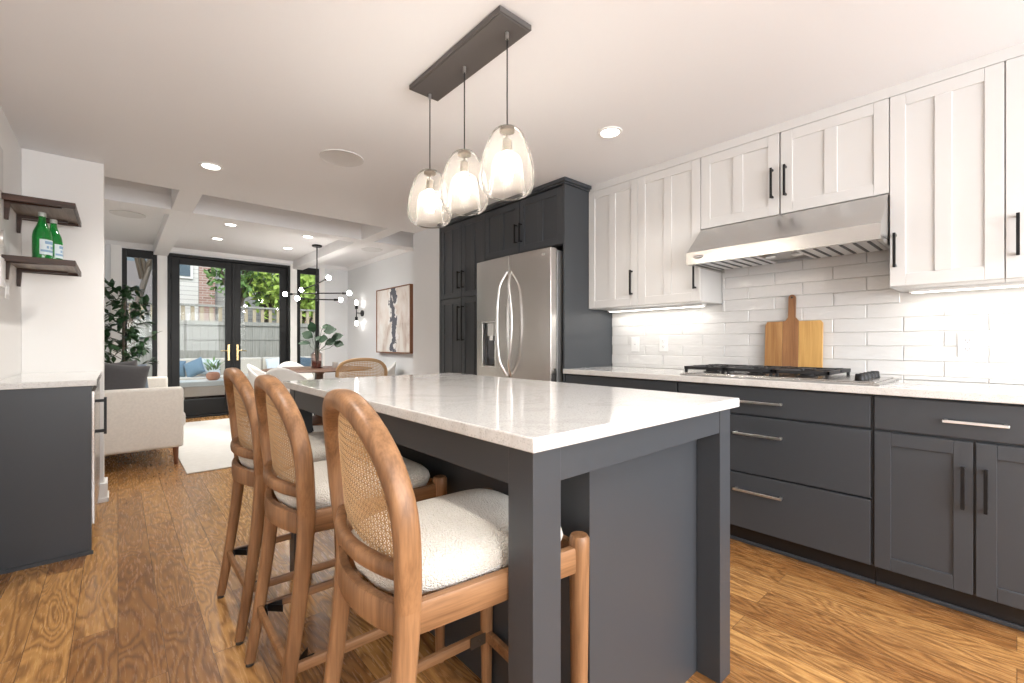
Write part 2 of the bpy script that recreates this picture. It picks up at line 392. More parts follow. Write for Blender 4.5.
# base units along the right wall
def base_unit(label, y0, y1):
    t = thing('base_cabinet', label, 'cabinet', (FX, (y0 + y1) / 2, 0), 0, 'charcoal base cabinets along the tiled wall'); return t
def loc_parent(t, objs):
    bpy.context.view_layer.update()
    for o in objs: o.matrix_parent_inverse = t.matrix_world.inverted()
def sub(parent_thing):
    """re-anchor direct children built in world coordinates onto their thing"""
    mw = Matrix.Translation(parent_thing.location) @ parent_thing.rotation_euler.to_matrix().to_4x4()
    inv = mw.inverted()
    for o in [x for x in bpy.data.objects if x.parent == parent_thing]: o.matrix_parent_inverse = inv

def base_common(t, y0, y1):
    carcass(t, FX + .022, WX, y0, y1, .10, .868, 'charcoal')
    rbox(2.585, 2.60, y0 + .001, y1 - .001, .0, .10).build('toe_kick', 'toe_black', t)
    q = rbox(2.572, 2.585, y0 + .001, y1 - .001, .0, .018).build('shoe_molding', 'charcoal', t, bevel=.004)
def slab(t, y0, y1, z0, z1, name='drawer'): return rbox(FX, FX + .02, y0 + .0018, y1 - .0018, z0 + .0018, z1 - .0018).build(name, 'charcoal', t, bevel=.0022)
zd = [(.105, .398), (.404, .708), (.716, .862)]
t = base_unit('charcoal three-drawer base cabinet under the gas cooktop', .425, 1.345); base_common(t, .425, 1.345)
for (z0, z1), hz in zip(zd, (.313, .615, .786)):
    d = slab(t, .430, 1.342, z0, z1); bar_handle(d, FX, .778, 1.013, hz, 'steel_bright', True)
sub(t)
t = base_unit('charcoal base cabinet between the cooktop and the refrigerator panel', 1.345, 2.244); base_common(t, 1.345, 2.244)
for (z0, z1), hz in zip(zd, (.313, .615, .786)):
    d = slab(t, 1.35, 2.238, z0, z1); bar_handle(d, FX, 1.68, 1.92, hz, 'steel_bright', True)
sub(t)
t = base_unit('charcoal base cabinet right of the cooktop, one wide drawer over two doors', -.195, .425); base_common(t, -.195, .425)
d = slab(t, -.19, .420, .716, .862); bar_handle(d, FX, .017, .199, .783, 'steel_bright', True)
d = shaker(t, FX, .112, .420, .105, .708, 'charcoal', 1, .056); bar_handle(d, FX, .141, .442, .61)
d = shaker(t, FX, -.19, .108, .105, .708, 'charcoal', 1, .056); bar_handle(d, FX, .079, .442, .61)
sub(t)
t = base_unit('charcoal base cabinet at the right edge of the picture', -1.1, -.195); base_common(t, -1.1, -.195)
for (z0, z1), hz in zip(zd, (.313, .615, .786)):
    d = slab(t, -1.095, -.20, z0, z1); bar_handle(d, FX, -.76, -.53, hz, 'steel_bright', True)
sub(t)
tag(rbox(2.487, WX, -1.1, 2.244, .870, .905).build('countertop', 'quartz', bevel=.003), 'white speckled quartz countertop running along the tiled wall under the cooktop', 'countertop')
CT = .905
# backsplash of glazed tiles, one sheet
bs = MB(); bs.box(RW - .006, RW - .0005, -1.1, 2.244, CT + .0005, 1.363); bs.box(RW - .006, RW - .0005, .41, 1.335, 1.363, 1.60)
bs.mi = 1; row = 0; z = CT + .004 - .0765 * .75
r2 = random.Random(3)
while z < 1.60:
    z0, z1 = max(z, CT + .002), min(z + .0740, 1.598); off = .396 + (.1535 if row % 2 else 0)
    lo, hi = (-1.1, 2.244) if z1 < 1.365 else (.41, 1.335)
    if z1 - z0 > .01:
        zz1 = z1 if z1 < 1.365 or lo > 0 else z1
        y = off - .307 * 6
        while y < 2.25:
            a, c = max(y + .0015, lo), min(y + .3055, hi)
            if c - a > .012:
                zt = z1; 
                if z0 < 1.362 < z1 and lo > 0: pass
                t0 = RW - .0125; j = [r2.uniform(-.0012, .0012) for _ in range(4)]
                P = [(t0 + j[0], a, z0), (t0 + j[1], c, z0), (t0 + j[2], c, zt), (t0 + j[3], a, zt)]; q = .0025
                outer = [Vector((RW - .004, p[1], p[2])) for p in P]; mid = [Vector((p[0] + .0018, p[1], p[2])) for p in P]
                inn = [Vector((P[0][0], a + q, z0 + q)), Vector((P[1][0], c - q, z0 + q)), Vector((P[2][0], c - q, zt - q)), Vector((P[3][0], a + q, zt - q))]
                bs.rings([outer, mid, inn], True, False); bs._f([bs.bm.verts.new(v) for v in inn])
            y += .307
    z += .0765; row += 1
struct(bs.build('wall_backsplash', ['grout', 'tile']))

# wall cabinets
def upper(label, y0, y1, z0, doors, z1=2.282, g='white wall cabinets with black bar handles'):
    t = thing('wall_cabinet', label, 'cabinet', (UX, (y0 + y1) / 2, z0), 0, g); carcass(t, UX + .022, WX, y0, y1, z0, z1, 'white_lacquer')
    for a, c, hy, h0, h1 in doors:
        d = shaker(t, UX, a, c, z0, z1, 'white_lacquer', 2, .058); bar_handle(d, UX, hy, h0, h1)
    sub(t); return t
upper('white wall cabinet beside the charcoal refrigerator surround', 1.798, 2.244, 1.366, [(1.798, 2.244, 1.845, 1.445, 1.625)])
upper('white wall cabinet just left of the range hood', 1.338, 1.798, 1.366, [(1.338, 1.798, 1.372, 1.445, 1.625)])
upper('short white wall cabinet with two doors above the range hood', .408, 1.338, 1.820, [(.885, 1.338, .920, 1.915, 2.086), (.408, .881, .853, 1.915, 2.086)])
upper('tall white wall cabinet just right of the range hood', .033, .408, 1.366, [(.033, .408, .386, 1.456, 1.62)])
upper('white wall cabinet cut off by the right edge of the picture', -.42, .033, 1.366, [(-.42, .033, -.003, 1.456, 1.63)])
struct(rbox(UX + .004, WX, -.42, 2.244, 2.2835, CK - .0005).build('trim_8', 'white_lacquer'))
for y0, y1, w in ((1.42, 2.20, .6), (-.35, .36, .28)):
    u = rbox(2.98, 3.04, y0, y1, 1.3505, 1.3655).build('under_cabinet_light', 'plastic_white', bevel=.002)
    tag(u, 'slim white light strip under the wall cabinets ' + ('left of the range hood' if y0 > 1 else 'right of the range hood'), 'light', 'under cabinet light strips')
    rbox(2.985, 3.035, y0 + .01, y1 - .01, 1.3485, 1.3503).build('diffuser', 'led', u)
    a = area('strip_light', (3.01, (y0 + y1) / 2, 1.345), (0, 0, 0), .05, y1 - y0 - .04, w, (1, .95, .88), u)

# fridge surround, pantry
t = thing('refrigerator_surround', 'charcoal refrigerator surround with side panel, top cabinet and crown molding', 'cabinet', (FX, 2.75, 0))
rbox(FX, WX, 2.245, 2.263, 0, 2.293).build('side_panel', 'charcoal', t, bevel=.0015)
rbox(FX + .022, WX, 2.264, 3.212, 1.845, 2.293).build('body', 'charcoal', t)
d = shaker(t, FX, 2.264, 2.745, 1.848, 2.285, 'charcoal', 2, .055); bar_handle(d, FX, 2.722, 1.93, 2.09)
d = shaker(t, FX, 2.749, 3.212, 1.848, 2.285, 'charcoal', 2, .055); bar_handle(d, FX, 2.78, 1.93, 2.09)
cr = MB(); cr.box(FX - .012, WX, 2.233, 3.212, 2.294, 2.308); cr.box(FX - .028, WX, 2.217, 3.212, 2.308, CK - .001); cr.build('crown_molding', 'charcoal', t, bevel=.003)
sub(t)
t = thing('pantry_cabinet', 'tall charcoal pantry cabinet with four doors left of the refrigerator', 'cabinet', (FX, 3.6, 0))
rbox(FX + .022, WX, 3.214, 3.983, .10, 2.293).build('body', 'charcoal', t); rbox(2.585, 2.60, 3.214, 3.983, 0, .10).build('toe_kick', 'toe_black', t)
rbox(FX - .001, FX + .022, 3.952, 3.983, .10, 2.293).build('filler_strip', 'charcoal', t)
for z0, z1, h0, h1 in ((1.545, 2.285, 1.63, 1.80), (.105, 1.541, 1.12, 1.46)):
    d = shaker(t, FX, 3.214, 3.582, z0, z1, 'charcoal', 2, .05); bar_handle(d, FX, 3.548, h0, h1)
    d = shaker(t, FX, 3.586, 3.950, z0, z1, 'charcoal', 2, .05); bar_handle(d, FX, 3.620, h0, h1)
cr = MB(); cr.box(FX - .012, WX, 3.2125, 3.983, 2.294, 2.308); cr.box(FX - .028, WX, 3.2125, 3.983, 2.308, CK - .001); cr.build('crown_molding', 'charcoal', t, bevel=.003)
sub(t)

# refrigerator
t = thing('refrigerator', 'stainless steel french door refrigerator with curved handles and ice dispenser', 'refrigerator', (2.7, 2.745, 0))
rbox(2.475, 3.08, 2.290, 3.195, .03, 1.80).build('body', mat('fridge_side', (.30, .30, .30), .35, .7), t, bevel=.004)
def bulged(y0, y1, z0, z1, cut=None):
    """door slab with a softly bowed front; cut = (ya, yb, za, zb) leaves a recess"""
    m = MB(); ny = 16; fx = lambda y: 2.405 - .014 * (1 - ((y - 2.7425) / .46) ** 2)
    ys = sorted(set([y0 + (y1 - y0) * i / ny for i in range(ny + 1)] + (list(cut[:2]) if cut else []))); zs = [z0] + ([cut[2], cut[3]] if cut else []) + [z1]
    V = {}
    for y in ys:
        for z in zs: V[y, z] = m.bm.verts.new((fx(y), y, z))
    for a, c in zip(ys, ys[1:]):
        for p, q in zip(zs, zs[1:]):
            if cut and a >= cut[0] - 1e-6 and c <= cut[1] + 1e-6 and p == cut[2]: continue
            m._f([V[a, p], V[c, p], V[c, q], V[a, q]])
    B = [m.bm.verts.new((2.470, y, z)) for y, z in ((y0, z0), (y1, z0), (y1, z1), (y0, z1))]
    m._f(B); m._f([V[y0, z] for z in zs] + [B[3], B[0]]); m._f([V[y1, z] for z in zs] + [B[2], B[1]])
    m._f([V[y, z0] for y in ys] + [B[1], B[0]]); m._f([V[y, z1] for y in ys] + [B[2], B[3]])
    if cut:
        ya, yb, za, zb = cut; c = [V[ya, za], V[yb, za], V[yb, zb], V[ya, zb]]; k = [m.bm.verts.new((2.455, v.co.y, v.co.z)) for v in c]
        for i in range(4): m._f([c[i], c[(i + 1) % 4], k[(i + 1) % 4], k[i]])
        m._f(k)
    return m
rd = bulged(2.288, 2.741, .70, 1.812).build('door', 'steel_vertical', t, bevel=.004, seg=3)
ld = bulged(2.745, 3.198, .70, 1.812, (2.93, 3.10, .90, 1.275)).build('door', 'steel_vertical', t, bevel=.003, seg=2)
bulged(2.288, 3.198, .09, .69).build('freezer_drawer', 'steel_vertical', t, bevel=.004, seg=3)
rbox(2.43, 2.47, 2.30, 3.19, .03, .085).build('grille', 'toe_black', t)
def bow(y0, y1, zc=1.255, hl=.425):
    pts = []; nr = []
    for i in range(21):
        a = -1 + i / 10; k = 1 - a * a; pts.append((2.392 - .055 * min(1, k * 2.2), y0 + (y1 - y0) * k, zc + a * hl)); nr.append((0, 1, 0))
    return MB().sweep(pts, nr, [.018 + .010 * (1 - abs(-1 + i / 10)) for i in range(21)], .016, 10, 3)
bow(2.722, 2.655).build('handle', 'steel_bright', rd, smooth=True, auto=R(60)); bow(2.768, 2.835).build('handle', 'steel_bright', ld, smooth=True, auto=R(60))
MB().sweep([(2.392 - .05 * min(1, (1 - (a / 10) ** 2) * 2.2), 2.7425 + a * .036, .60 + .02 * (1 - (a / 10) ** 2)) for a in range(-10, 11)], (0, 0, 1), .02, .016, 10, 3).build('handle', 'steel_bright', t, smooth=True)
f = MB(); x = 2.392
for a in ((2.922, 3.108, .892, .902), (2.922, 3.108, 1.273, 1.283), (2.922, 2.932, .902, 1.273), (3.098, 3.108, .902, 1.273)): f.box(x, x + .03, *a)
dp = f.build('dispenser_frame', 'steel_bright', ld, bevel=.002)
q = MB(); q.box(2.448, 2.4545, 2.932, 3.098, .902, 1.273); q.build('dispenser_back', mat('dispenser_dark', (.06, .06, .065), .25, .3), ld)
q = MB(); q.box(2.415, 2.45, 2.975, 3.055, 1.16, 1.27); q.cyl((2.43, 3.015, 1.16), (2.43, 3.015, 1.12), .018); q.build('dispenser_spout', 'steel_bright', ld, bevel=.003)
MB().cyl((2.3995, 2.36, 1.765), (2.394, 2.36, 1.765), .012, n=20).build('badge', 'steel_bright', rd)
sub(t)

# range hood
t = thing('range_hood', 'wide stainless steel range hood above the gas cooktop', 'range hood', (2.8, .873, 1.575))
hy0, hy1 = .4105, 1.3355
prof = [(WX - .014, 1.817), (UX - .001, 1.817), (2.615, 1.655), (2.600, 1.645), (2.600, 1.572), (2.612, 1.572), (2.612, 1.59), (WX - .014, 1.61)]
hood = MB(); hood.rings([[Vector((u, hy0, v)) for u, v in prof], [Vector((u, hy1, v)) for u, v in prof]], True, True); hood.build('shell', 'steel_horizontal', t)
u_ = MB()
u_.bm.free()
for y0, y1 in ((hy0 + .001, hy0 + .02), (hy1 - .02, hy1 - .001)): rbox(2.613, WX - .02, y0, y1, 1.572, 1.5925).build('rim', 'steel_horizontal', t)
for c0, c1 in ((hy0 + .03, .77), (.96, hy1 - .03)):
    fb = rbox(2.66, 3.00, c0, c1, 1.581, 1.588).build('baffle_filter', 'steel_bright', t)
    for i in range(6):
        y = c0 + (c1 - c0) * (i + .5) / 6; rbox(2.68, 2.98, y - .007, y + .007, 1.5785, 1.5812).build('filter_slot', 'toe_black', fb)
for y in (.80, .93): MB().cyl((2.80, y, 1.588), (2.80, y, 1.582), .028, n=20).build('lamp', 'steel_bright', t)
bd = MB(); bd.prism([(1.262 + .030 * math.cos(a), 1.612 + .010 * math.sin(a)) for a in [2 * PI * i / 20 for i in range(20)]], 0, 2.597, 2.6005); bd.build('badge', 'toe_black', t)
bd = MB()
for i in range(6): bd.box(2.5962, 2.5975, 1.262 + .020 - i * .0075, 1.262 + .0155 - i * .0075, 1.6085, 1.6155)
bd.build('badge_lettering', 'steel_bright', t)
sub(t)

# cooktop
CZ = CT
t = thing('gas_cooktop', 'stainless gas cooktop with black cast iron grates and knobs on the right', 'cooktop', (2.8, .9, CZ))
cb = MB(); cb.box(2.555, 3.045, .405, 1.355, CZ + .0005, CZ + .009); cb.box(2.575, 3.03, .425, 1.34, CZ + .009, CZ + .014); cb.build('tray', 'steel_horizontal', t, bevel=.003)
for y0, y1 in ((.600, .848), (.852, 1.098), (1.102, 1.348)):
    g = MB(); zt = CZ + .052
    for x in (2.59, 3.0): g.box(x, x + .013, y0 + .003, y1 - .003, zt - .018, zt)
    for y in (y0 + .003, y1 - .016): g.box(2.59, 3.013, y, y + .013, zt - .018, zt)
    yc = (y0 + y1) / 2; g.box(2.80, 2.812, y0, y1, zt - .012, zt)
    for xc in (2.70, 2.905):
        for a in range(4):
            an = a * PI / 2 + PI / 4; mt = Matrix.Translation((xc, yc, zt - .006)) @ Matrix.Rotation(an, 4, 'Z'); g.box(.035, .125, -.005, .005, -.006, .008, mt)
        g.box(xc - .006, xc + .006, y0 + .01, yc - .04, zt - .012, zt + .002); g.box(xc - .006, xc + .006, yc + .04, y1 - .01, zt - .012, zt + .002)
    for x in (2.592, 2.998):
        for y in (y0 + .006, y1 - .02): g.box(x, x + .014, y, y + .014, CZ + .0145, zt)
    g.build('grate', 'cast_iron', t, bevel=.0015)
for yc in (.724, .975, 1.225):
    for xc in (2.70, 2.905):
        MB().lathe([(.001, CZ + .034), (.03, CZ + .034), (.034, CZ + .03), (.034, CZ + .022), (.045, CZ + .02), (.046, CZ + .0145)], (xc, yc, 0), 24, True).build('burner', 'cast_iron', t, smooth=True)
for i in range(5):
    k = MB(); xc = 2.625 + i * .082; k.lathe([(.001, CZ + .046), (.016, CZ + .046), (.019, CZ + .042), (.021, CZ + .016), (.026, CZ + .0145)], (xc, .49, 0), 20, True); k.build('knob', 'black_metal', t, smooth=True)
sub(t)

# cutting board leaning on the tiles
t = thing('cutting_board', 'wide wooden cutting board with short handle leaning on the tiles behind the cooktop', 'cutting board', (3.0485, .90, CT + .0005), 0)
t.rotation_euler = (0, R(3.3), 0)
def bd(name, m, poly): MB().prism(poly, 0, 0, .018).build(name, m, t, bevel=.002)
bd('plank', 'board_mid', [(.055, 0), (.1520, 0), (.1535, .02), (.1535, .30), (.143, .325), (.055, .325)])
bd('plank', 'board_light', [(-.1535, .02), (-.150, 0), (-.032, 0), (-.032, .325), (-.143, .325), (-.1535, .31)])
hp = [(-.0315, 0), (.0545, 0), (.0545, .325), (.040, .328), (.0275, .35), (.0265, .465)] + [(.0075 + .019 * math.cos(a), .468 + .019 * math.sin(a)) for a in [R(d) for d in range(0, 181, 20)]] + [(-.0115, .35), (-.0315, .326)]
bd('handle_plank', 'board_dark', hp)
MB().cyl((-.001, .0075, .470), (.019, .0075, .470), .006).build('hanging_hole', 'toe_black', t)

# outlets and switch
def outlet(name, y, z, label, w=.07, h=.115, kind='outlet'):
    o = rbox(RW - .0185, RW - .0130, y - w / 2, y + w / 2, z - h / 2, z + h / 2).build(name, 'plastic_white', bevel=.002); tag(o, label, 'socket' if kind == 'outlet' else 'switch')
    d = MB()
    if kind == 'outlet':
        for zz in (z - .021, z + .021):
            rbox(RW - .0205, RW - .0187, y - .015, y + .015, zz - .014, zz + .014).build('socket_face', 'plastic_white', o, bevel=.004)
            d.box(RW - .0212, RW - .0206, y - .008, y - .006, zz - .004, zz + .006); d.box(RW - .0212, RW - .0206, y + .006, y + .008, zz - .004, zz + .006)
            d.cyl((RW - .0212, y, zz - .009), (RW - .0206, y, zz - .009), .0025, n=8)
    else:
        rbox(RW - .021, RW - .0187, y - .016, y + .016, z - .033, z + .033).build('rocker', 'plastic_white', o, bevel=.002); d.box(RW - .0216, RW - .0211, y - .004, y + .004, z - .002, z + .002)
    d.build('slots', 'socket_dark', o)
outlet('wall_outlet', .158, 1.088, 'white double wall outlet in the tiles right of the cutting board')
outlet('wall_outlet', 1.770, 1.092, 'white double wall outlet in the tiles just left of the cooktop')
outlet('light_switch', 2.016, 1.088, 'white switch plate in the tiles nearest the refrigerator surround', kind='switch')

# ------------------------------------------------------------------ island
t = thing('kitchen_island', 'charcoal kitchen island with white speckled quartz top on square posts', 'island', (1.06, 1.45, 0))
rbox(.588, 1.535, .604, 2.315, .885, .915).build('countertop', 'quartz', t, bevel=.004, seg=3)
rbox(.885, 1.512, .708, 2.235, .0, .884).build('body', 'charcoal', t, bevel=.001)
ap = MB(); ap.box(.694, 1.446, .632, .652, .807, .884); ap.box(.614, .634, .706, 2.215, .800, .884); ap.box(.694, 1.439, 2.268, 2.288, .807, .884)
ap.build('apron', 'charcoal', t, bevel=.001)
for x0, x1, y0, y1 in ((.612, .693, .630, .705), (1.447, 1.523, .630, .707), (.612, .693, 2.216, 2.290), (1.447, 1.523, 2.236, 2.290)):
    rbox(x0, x1, y0, y1, 0, .8845).build('leg', 'charcoal', t, bevel=.0015)
sub(t)

# ------------------------------------------------------------------ counter stools
def make_stool():
    t = thing('counter_stool', 'counter stool', 'stool')
    SZ = .62
    def bx(y, z):  # x of the back plane: leaning, barrel curved, legs kicked back
        lean = -.035 * max(0, (z - .60)) / .4 if z > .6 else -.075 * (1 - z / .60) ** 1.4
        return -.195 + lean
    def ypost(z):
        if z < .6: return .190 + .008 * (1 - z / .6)
        a = min(1, (z - .6) / .16); return .190 + .026 * math.sin(a * PI / 2)
    # arch
    pts = []
    for i in range(6): z = .60 + .16 * i / 6; pts.append((bx(0, z), -ypost(z), z))
    n = 26
    for i in range(n + 1):
        a = PI * i / n; y = -.216 * math.cos(a); z = .76 + .217 * math.sin(a); pts.append((bx(0, z) - .030 * (1 - (y / .216) ** 2), y, z))
    for i in range(5, -1, -1): z = .60 + .16 * i / 6; pts.append((bx(0, z), ypost(z), z))
    MB().sweep(pts, (1, 0, 0), .047, .042, 16, 3.2).build('back_frame', 'stool_wood', t, smooth=True, auto=R(60))
    for s in (-1, 1):
        lp = [(bx(0, z), s * ypost(z), z) for z in [.012 + (.61 - .012) * i / 12 for i in range(13)]]
        l = MB().sweep(lp, (1, 0, 0), [.032 + .015 * i / 12 for i in range(13)], [.028 + .013 * i / 12 for i in range(13)], 16, 3).build('leg', 'stool_wood', t, smooth=True, auto=R(60))
        MB().cyl((lp[0][0], lp[0][1], 0), (lp[0][0], lp[0][1], .0125), .012).build('foot_cap', 'rubber', l)
        fp = [(.215, s * .205, z) for z in (.0, .3, .60, .628, .636)]
        MB().lathe([(.015, 0), (.019, .2), (.0245, .60), (.0245, .628), (.020, .636), (.001, .637)], (.236, s * .203, 0), 20, True).build('leg', 'stool_wood', t, smooth=True, auto=R(50))
    # lower back rail (curved) and apron
    def arc(z, bulge, y0=.19, n=16): return [(bx(0, z) - bulge * (1 - (y / y0) ** 2), y, z) for y in [-y0 + 2 * y0 * i / n for i in range(n + 1)]]
    MB().sweep(arc(.672, .045), (0, 0, 1), .034, .026, 12, 3.5).build('back_rail', 'stool_wood', t, smooth=True, auto=R(60))
    sr = MB(); sr.sweep(arc(.580, .048), (0, 0, 1), .062, .024, 12, 5)
    sr.build('seat_rail', 'stool_wood', t, smooth=True, auto=R(50))
    for s in (-1, 1):
        sr = MB(); sr.sweep([(-.185, s * .190, .582), (.228, s * .203, .582)], (0, 0, 1), .062, .022, 12, 6)
        sr.build('side_rail', 'stool_wood_x', t, smooth=True, auto=R(50))
    MB().sweep([(.236, -.19, .582), (.236, .19, .582)], (0, 0, 1), .062, .022, 12, 6).build('front_rail', 'stool_wood_x', t, smooth=True, auto=R(50))
    # cane panel following the back
    cn = MB(); half = .205
    def P(y, z): return Vector((bx(0, z) - .030 * (1 - (y / .216) ** 2) + .009, y, z))
    def inside(y, z):
        if z < .685: return False
        if z < .76: return abs(y) < .200
        return (y / .200) ** 2 + ((z - .76) / .200) ** 2 < 1
    def strand(p0, d, w=.0024):
        st = .012; k = 0; run = []
        L = .62; nst = int(L / st)
        for i in range(nst + 1):
            q = (p0[0] + d[0] * st * i, p0[1] + d[1] * st * i)
            if inside(*q): run.append(q)
            elif len(run) > 1: ribbon(run, d, w); run = []
            else: run = []
        if len(run) > 1: ribbon(run, d, w)
    def ribbon(run, d, w):
        nx, nz = -d[1] * w / 2, d[0] * w / 2
        # lengthen into the frame a little
        run = [(run[0][0] - d[0] * .011, run[0][1] - d[1] * .011)] + run + [(run[-1][0] + d[0] * .011, run[-1][1] + d[1] * .011)]
        ring = []
        for y, z in run:
            a, b = P(y + nx, z + nz), P(y - nx, z - nz); ring.append([a + Vector((-.0006, 0, 0)), b + Vector((-.0006, 0, 0)), b + Vector((.0006, 0, 0)), a + Vector((.0006, 0, 0))])
        cn.rings(ring, True, False)
    s2 = math.sqrt(.5); pitch = .015
    for i in range(-17, 18): strand((i * pitch, .665), (0, 1))
    for i in range(21): strand((-.30, .690 + i * pitch), (1, 0))
    for i in range(-38, 38):
        strand((-.30, .69 + i * pitch * 1.0), (s2, s2), .0016); strand((-.30, .69 + (i + 25) * pitch), (s2, -s2), .0016)
    cn.build('cane_panel', 'cane', t)
    # cushion
    c = MB(); nx_, ny_ = 18, 18; rr = []
    def outline(a):
        ca, sa = math.cos(a), math.sin(a); e = 2 / 5.5
        x = math.copysign(abs(ca) ** e, ca); y = math.copysign(abs(sa) ** e, sa)
        wid = .182 + .010 * x; xx = .022 + .212 * x
        if x < 0: xx -= .040 * (1 - y * y) * (-x)
        return xx, y * wid
    for sc_, z in ((.97, .600), (1.0, .615), (1.02, .628), (1.0, .645), (.95, .657), (.86, .666), (.70, .674), (.50, .679), (.28, .682), (.06, .683)):
        rr.append([Vector((.012 + (outline(2 * PI * k / 44)[0] - .012) * sc_, outline(2 * PI * k / 44)[1] * sc_, z)) for k in range(44)])
    c.rings(rr, True, True); cu = c.build('cushion', 'boucle', t, smooth=True, auto=R(80))
    # stretchers and metal corner plates
    zs = .185
    MB().sweep([(bx(0, zs), -.192, zs), (bx(0, zs), .192, zs)], (0, 0, 1), .030, .018, 10, 4).build('stretcher', 'stool_wood_x', t, smooth=True, auto=R(50))
    for s in (-1, 1): MB().sweep([(bx(0, zs) + .01, s * .192, zs), (.236, s * .203, zs)], (0, 0, 1), .030, .018, 10, 4).build('stretcher', 'stool_wood_x', t, smooth=True, auto=R(50))
    MB().sweep([(.236, -.20, zs), (.236, .20, zs)], (0, 0, 1), .034, .020, 10, 4).build('footrest', 'stool_wood_x', t, smooth=True, auto=R(50))
    for s in (-1, 1):
        p = MB(); x0 = bx(0, zs) + .014; p.box(x0, x0 + .055, s * .178, s * .1795, zs - .012, zs + .012); p.box(x0, x0 + .0015, s * .140, s * .178, zs - .012, zs + .012)
        mt = Matrix.Translation((x0 + .028, s * .160, zs)) @ Matrix.Rotation(-s * R(45), 4, 'Z'); p.box(-.028, .028, -.001, .001, -.012, .012, mt); p.build('corner_plate', 'black_metal', t)
        p = MB(); p.box(.170, .223, s * .188, s * .1895, zs - .017, zs + .017); p.cyl((.198, s * .1875, zs), (.198, s * .184, zs), .005, n=10); p.build('corner_plate', 'bronze', t)
    return t
s1 = make_stool(); G = 'counter stools along the island'
s1.location = (.612, .918, 0); s1.rotation_euler = (0, 0, R(-5.0)); tag(s1, 'cane back counter stool with cream boucle seat, nearest the camera', 'stool', G)
s2_ = copy_tree(s1); s2_.location = (.600, 1.525, 0); s2_.rotation_euler = (0, 0, R(-1)); tag(s2_, 'middle one of the three cane back counter stools along the island', 'stool', G)
s3 = copy_tree(s1); s3.location = (.600, 2.075, 0); s3.rotation_euler = (0, 0, R(0)); tag(s3, 'cane back counter stool farthest from the camera, at the rug end of the island', 'stool', G)

# ------------------------------------------------------------------ pendants over the island
PXc = 1.128
t = thing('pendant_light_bar', 'three-light pendant bar, dark rectangular ceiling plate with smoky glass shades over the island', 'pendant light', (PXc, 1.592, CK))
pl = MB(); pl.box(PXc - .080, PXc + .080, 1.252, 1.932, CK - .022, CK - .0005); pl.box(PXc - .074, PXc + .074, 1.258, 1.926, CK - .026, CK - .022); pl.build('ceiling_plate', 'dark_plate', t, bevel=.0015)
prof_o = [(.018, 1.950), (.034, 1.947), (.052, 1.935), (.068, 1.912), (.081, 1.880), (.094, 1.840), (.103, 1.795), (.107, 1.755), (.106, 1.720), (.096, 1.692), (.078, 1.676), (.060, 1.670)]
prof_o = [(a, z - .012 * (z - 1.67) / .28) for a, z in prof_o]
prof_i = [(.016, 1.835), (.040, 1.831), (.053, 1.818), (.060, 1.790), (.065, 1.745), (.070, 1.705), (.075, 1.685)]
for py, lab in ((1.319, 'glass shade nearest the camera'), (1.606, 'middle glass shade'), (1.895, 'glass shade farthest from the camera')):
    c = (PXc + .012, py, 0)
    MB().cyl((c[0], py, CK - .026), (c[0], py, CK - .052), .007).build('cord_grip', 'steel_bright', t, smooth=True)
    MB().cyl((c[0], py, CK - .03), (c[0], py, 1.936), .0028, n=8).build('cord', 'toe_black', t, smooth=True)
    g = MB().lathe(prof_o, c, 40).build('glass_shade', 'pendant_glass', t, smooth=True, auto=R(80)); g['label'] = lab
    MB().lathe([(.001, 1.938), (.024, 1.935), (.030, 1.928), (.030, 1.920), (.012, 1.912), (.004, 1.910)], c, 28, True).build('cap', 'bronze', g, smooth=True)
    k = MB(); k.cyl((c[0], py, 1.912), (c[0], py, 1.888), .004); k.cyl((c[0], py, 1.889), (c[0], py, 1.842), .0185, n=24); k.build('lamp_holder', 'bronze', g, smooth=True)
    MB().lathe(prof_i, c, 36).build('inner_shade', 'frosted_glass', g, smooth=True, auto=R(80))
    MB().lathe([(.001, 1.842), (.014, 1.840), (.015, 1.825), (.022, 1.80), (.024, 1.765), (.020, 1.742), (.001, 1.732)], c, 20).build('bulb', 'bulb_pendant', g, smooth=True)
sub(t)

# ------------------------------------------------------------------ ceiling lights and speakers
def downlight(x, y, z, label, watts=9, g='recessed ceiling lights'):
    t = thing('recessed_light', label, 'ceiling light', (x, y, z), 0, g)
    MB().lathe([(.052, -.0005), (.072, -.0005), (.071, -.006), (.056, -.008), (.052, -.004)], (0, 0, 0), 36).build('trim_ring', 'trim_white', t, smooth=True)
    MB().lathe([(.0001, -.0035), (.0525, -.0035)], (0, 0, 0), 36).build('lens', 'lamp_lens', t)
    l = bpy.data.lights.new('downlight', 'SPOT'); l.energy = watts * 4; l.spot_size = R(130); l.spot_blend = .9; l.shadow_soft_size = .035; l.color = (1, .95, .89)
    o = bpy.data.objects.new('downlight', l); COL.objects.link(o); o.parent = t; o.location = (0, 0, -.012)
downlight(.487, 3.73, CK, 'round recessed light in the white kitchen ceiling nearest the beams', 14)
downlight(2.164, 1.581, CK, 'round recessed light in the ceiling between pendant bar and white wall cabinets', 6)
downlight(1.75, -.7, CK, 'recessed light over the right aisle behind the camera', 11); downlight(.2, 1.2, CK, 'recessed light above the stools, over the left aisle', 9)
downlight(.2, -1.0, CK, 'recessed light behind the camera near the front wall'); downlight(2.164, 3.3, CK, 'recessed light in front of the pantry cabinet', 9) if False else None
for (x, y), w in zip(((.971, 5.99), (.972, 6.91), (1.826, 6.93), (1.823, 6.01)), ('front left', 'rear left', 'rear right', 'front right')):
    downlight(x, y, CL, 'small recessed light in the middle ceiling coffer, ' + w + ' of the four', 15)
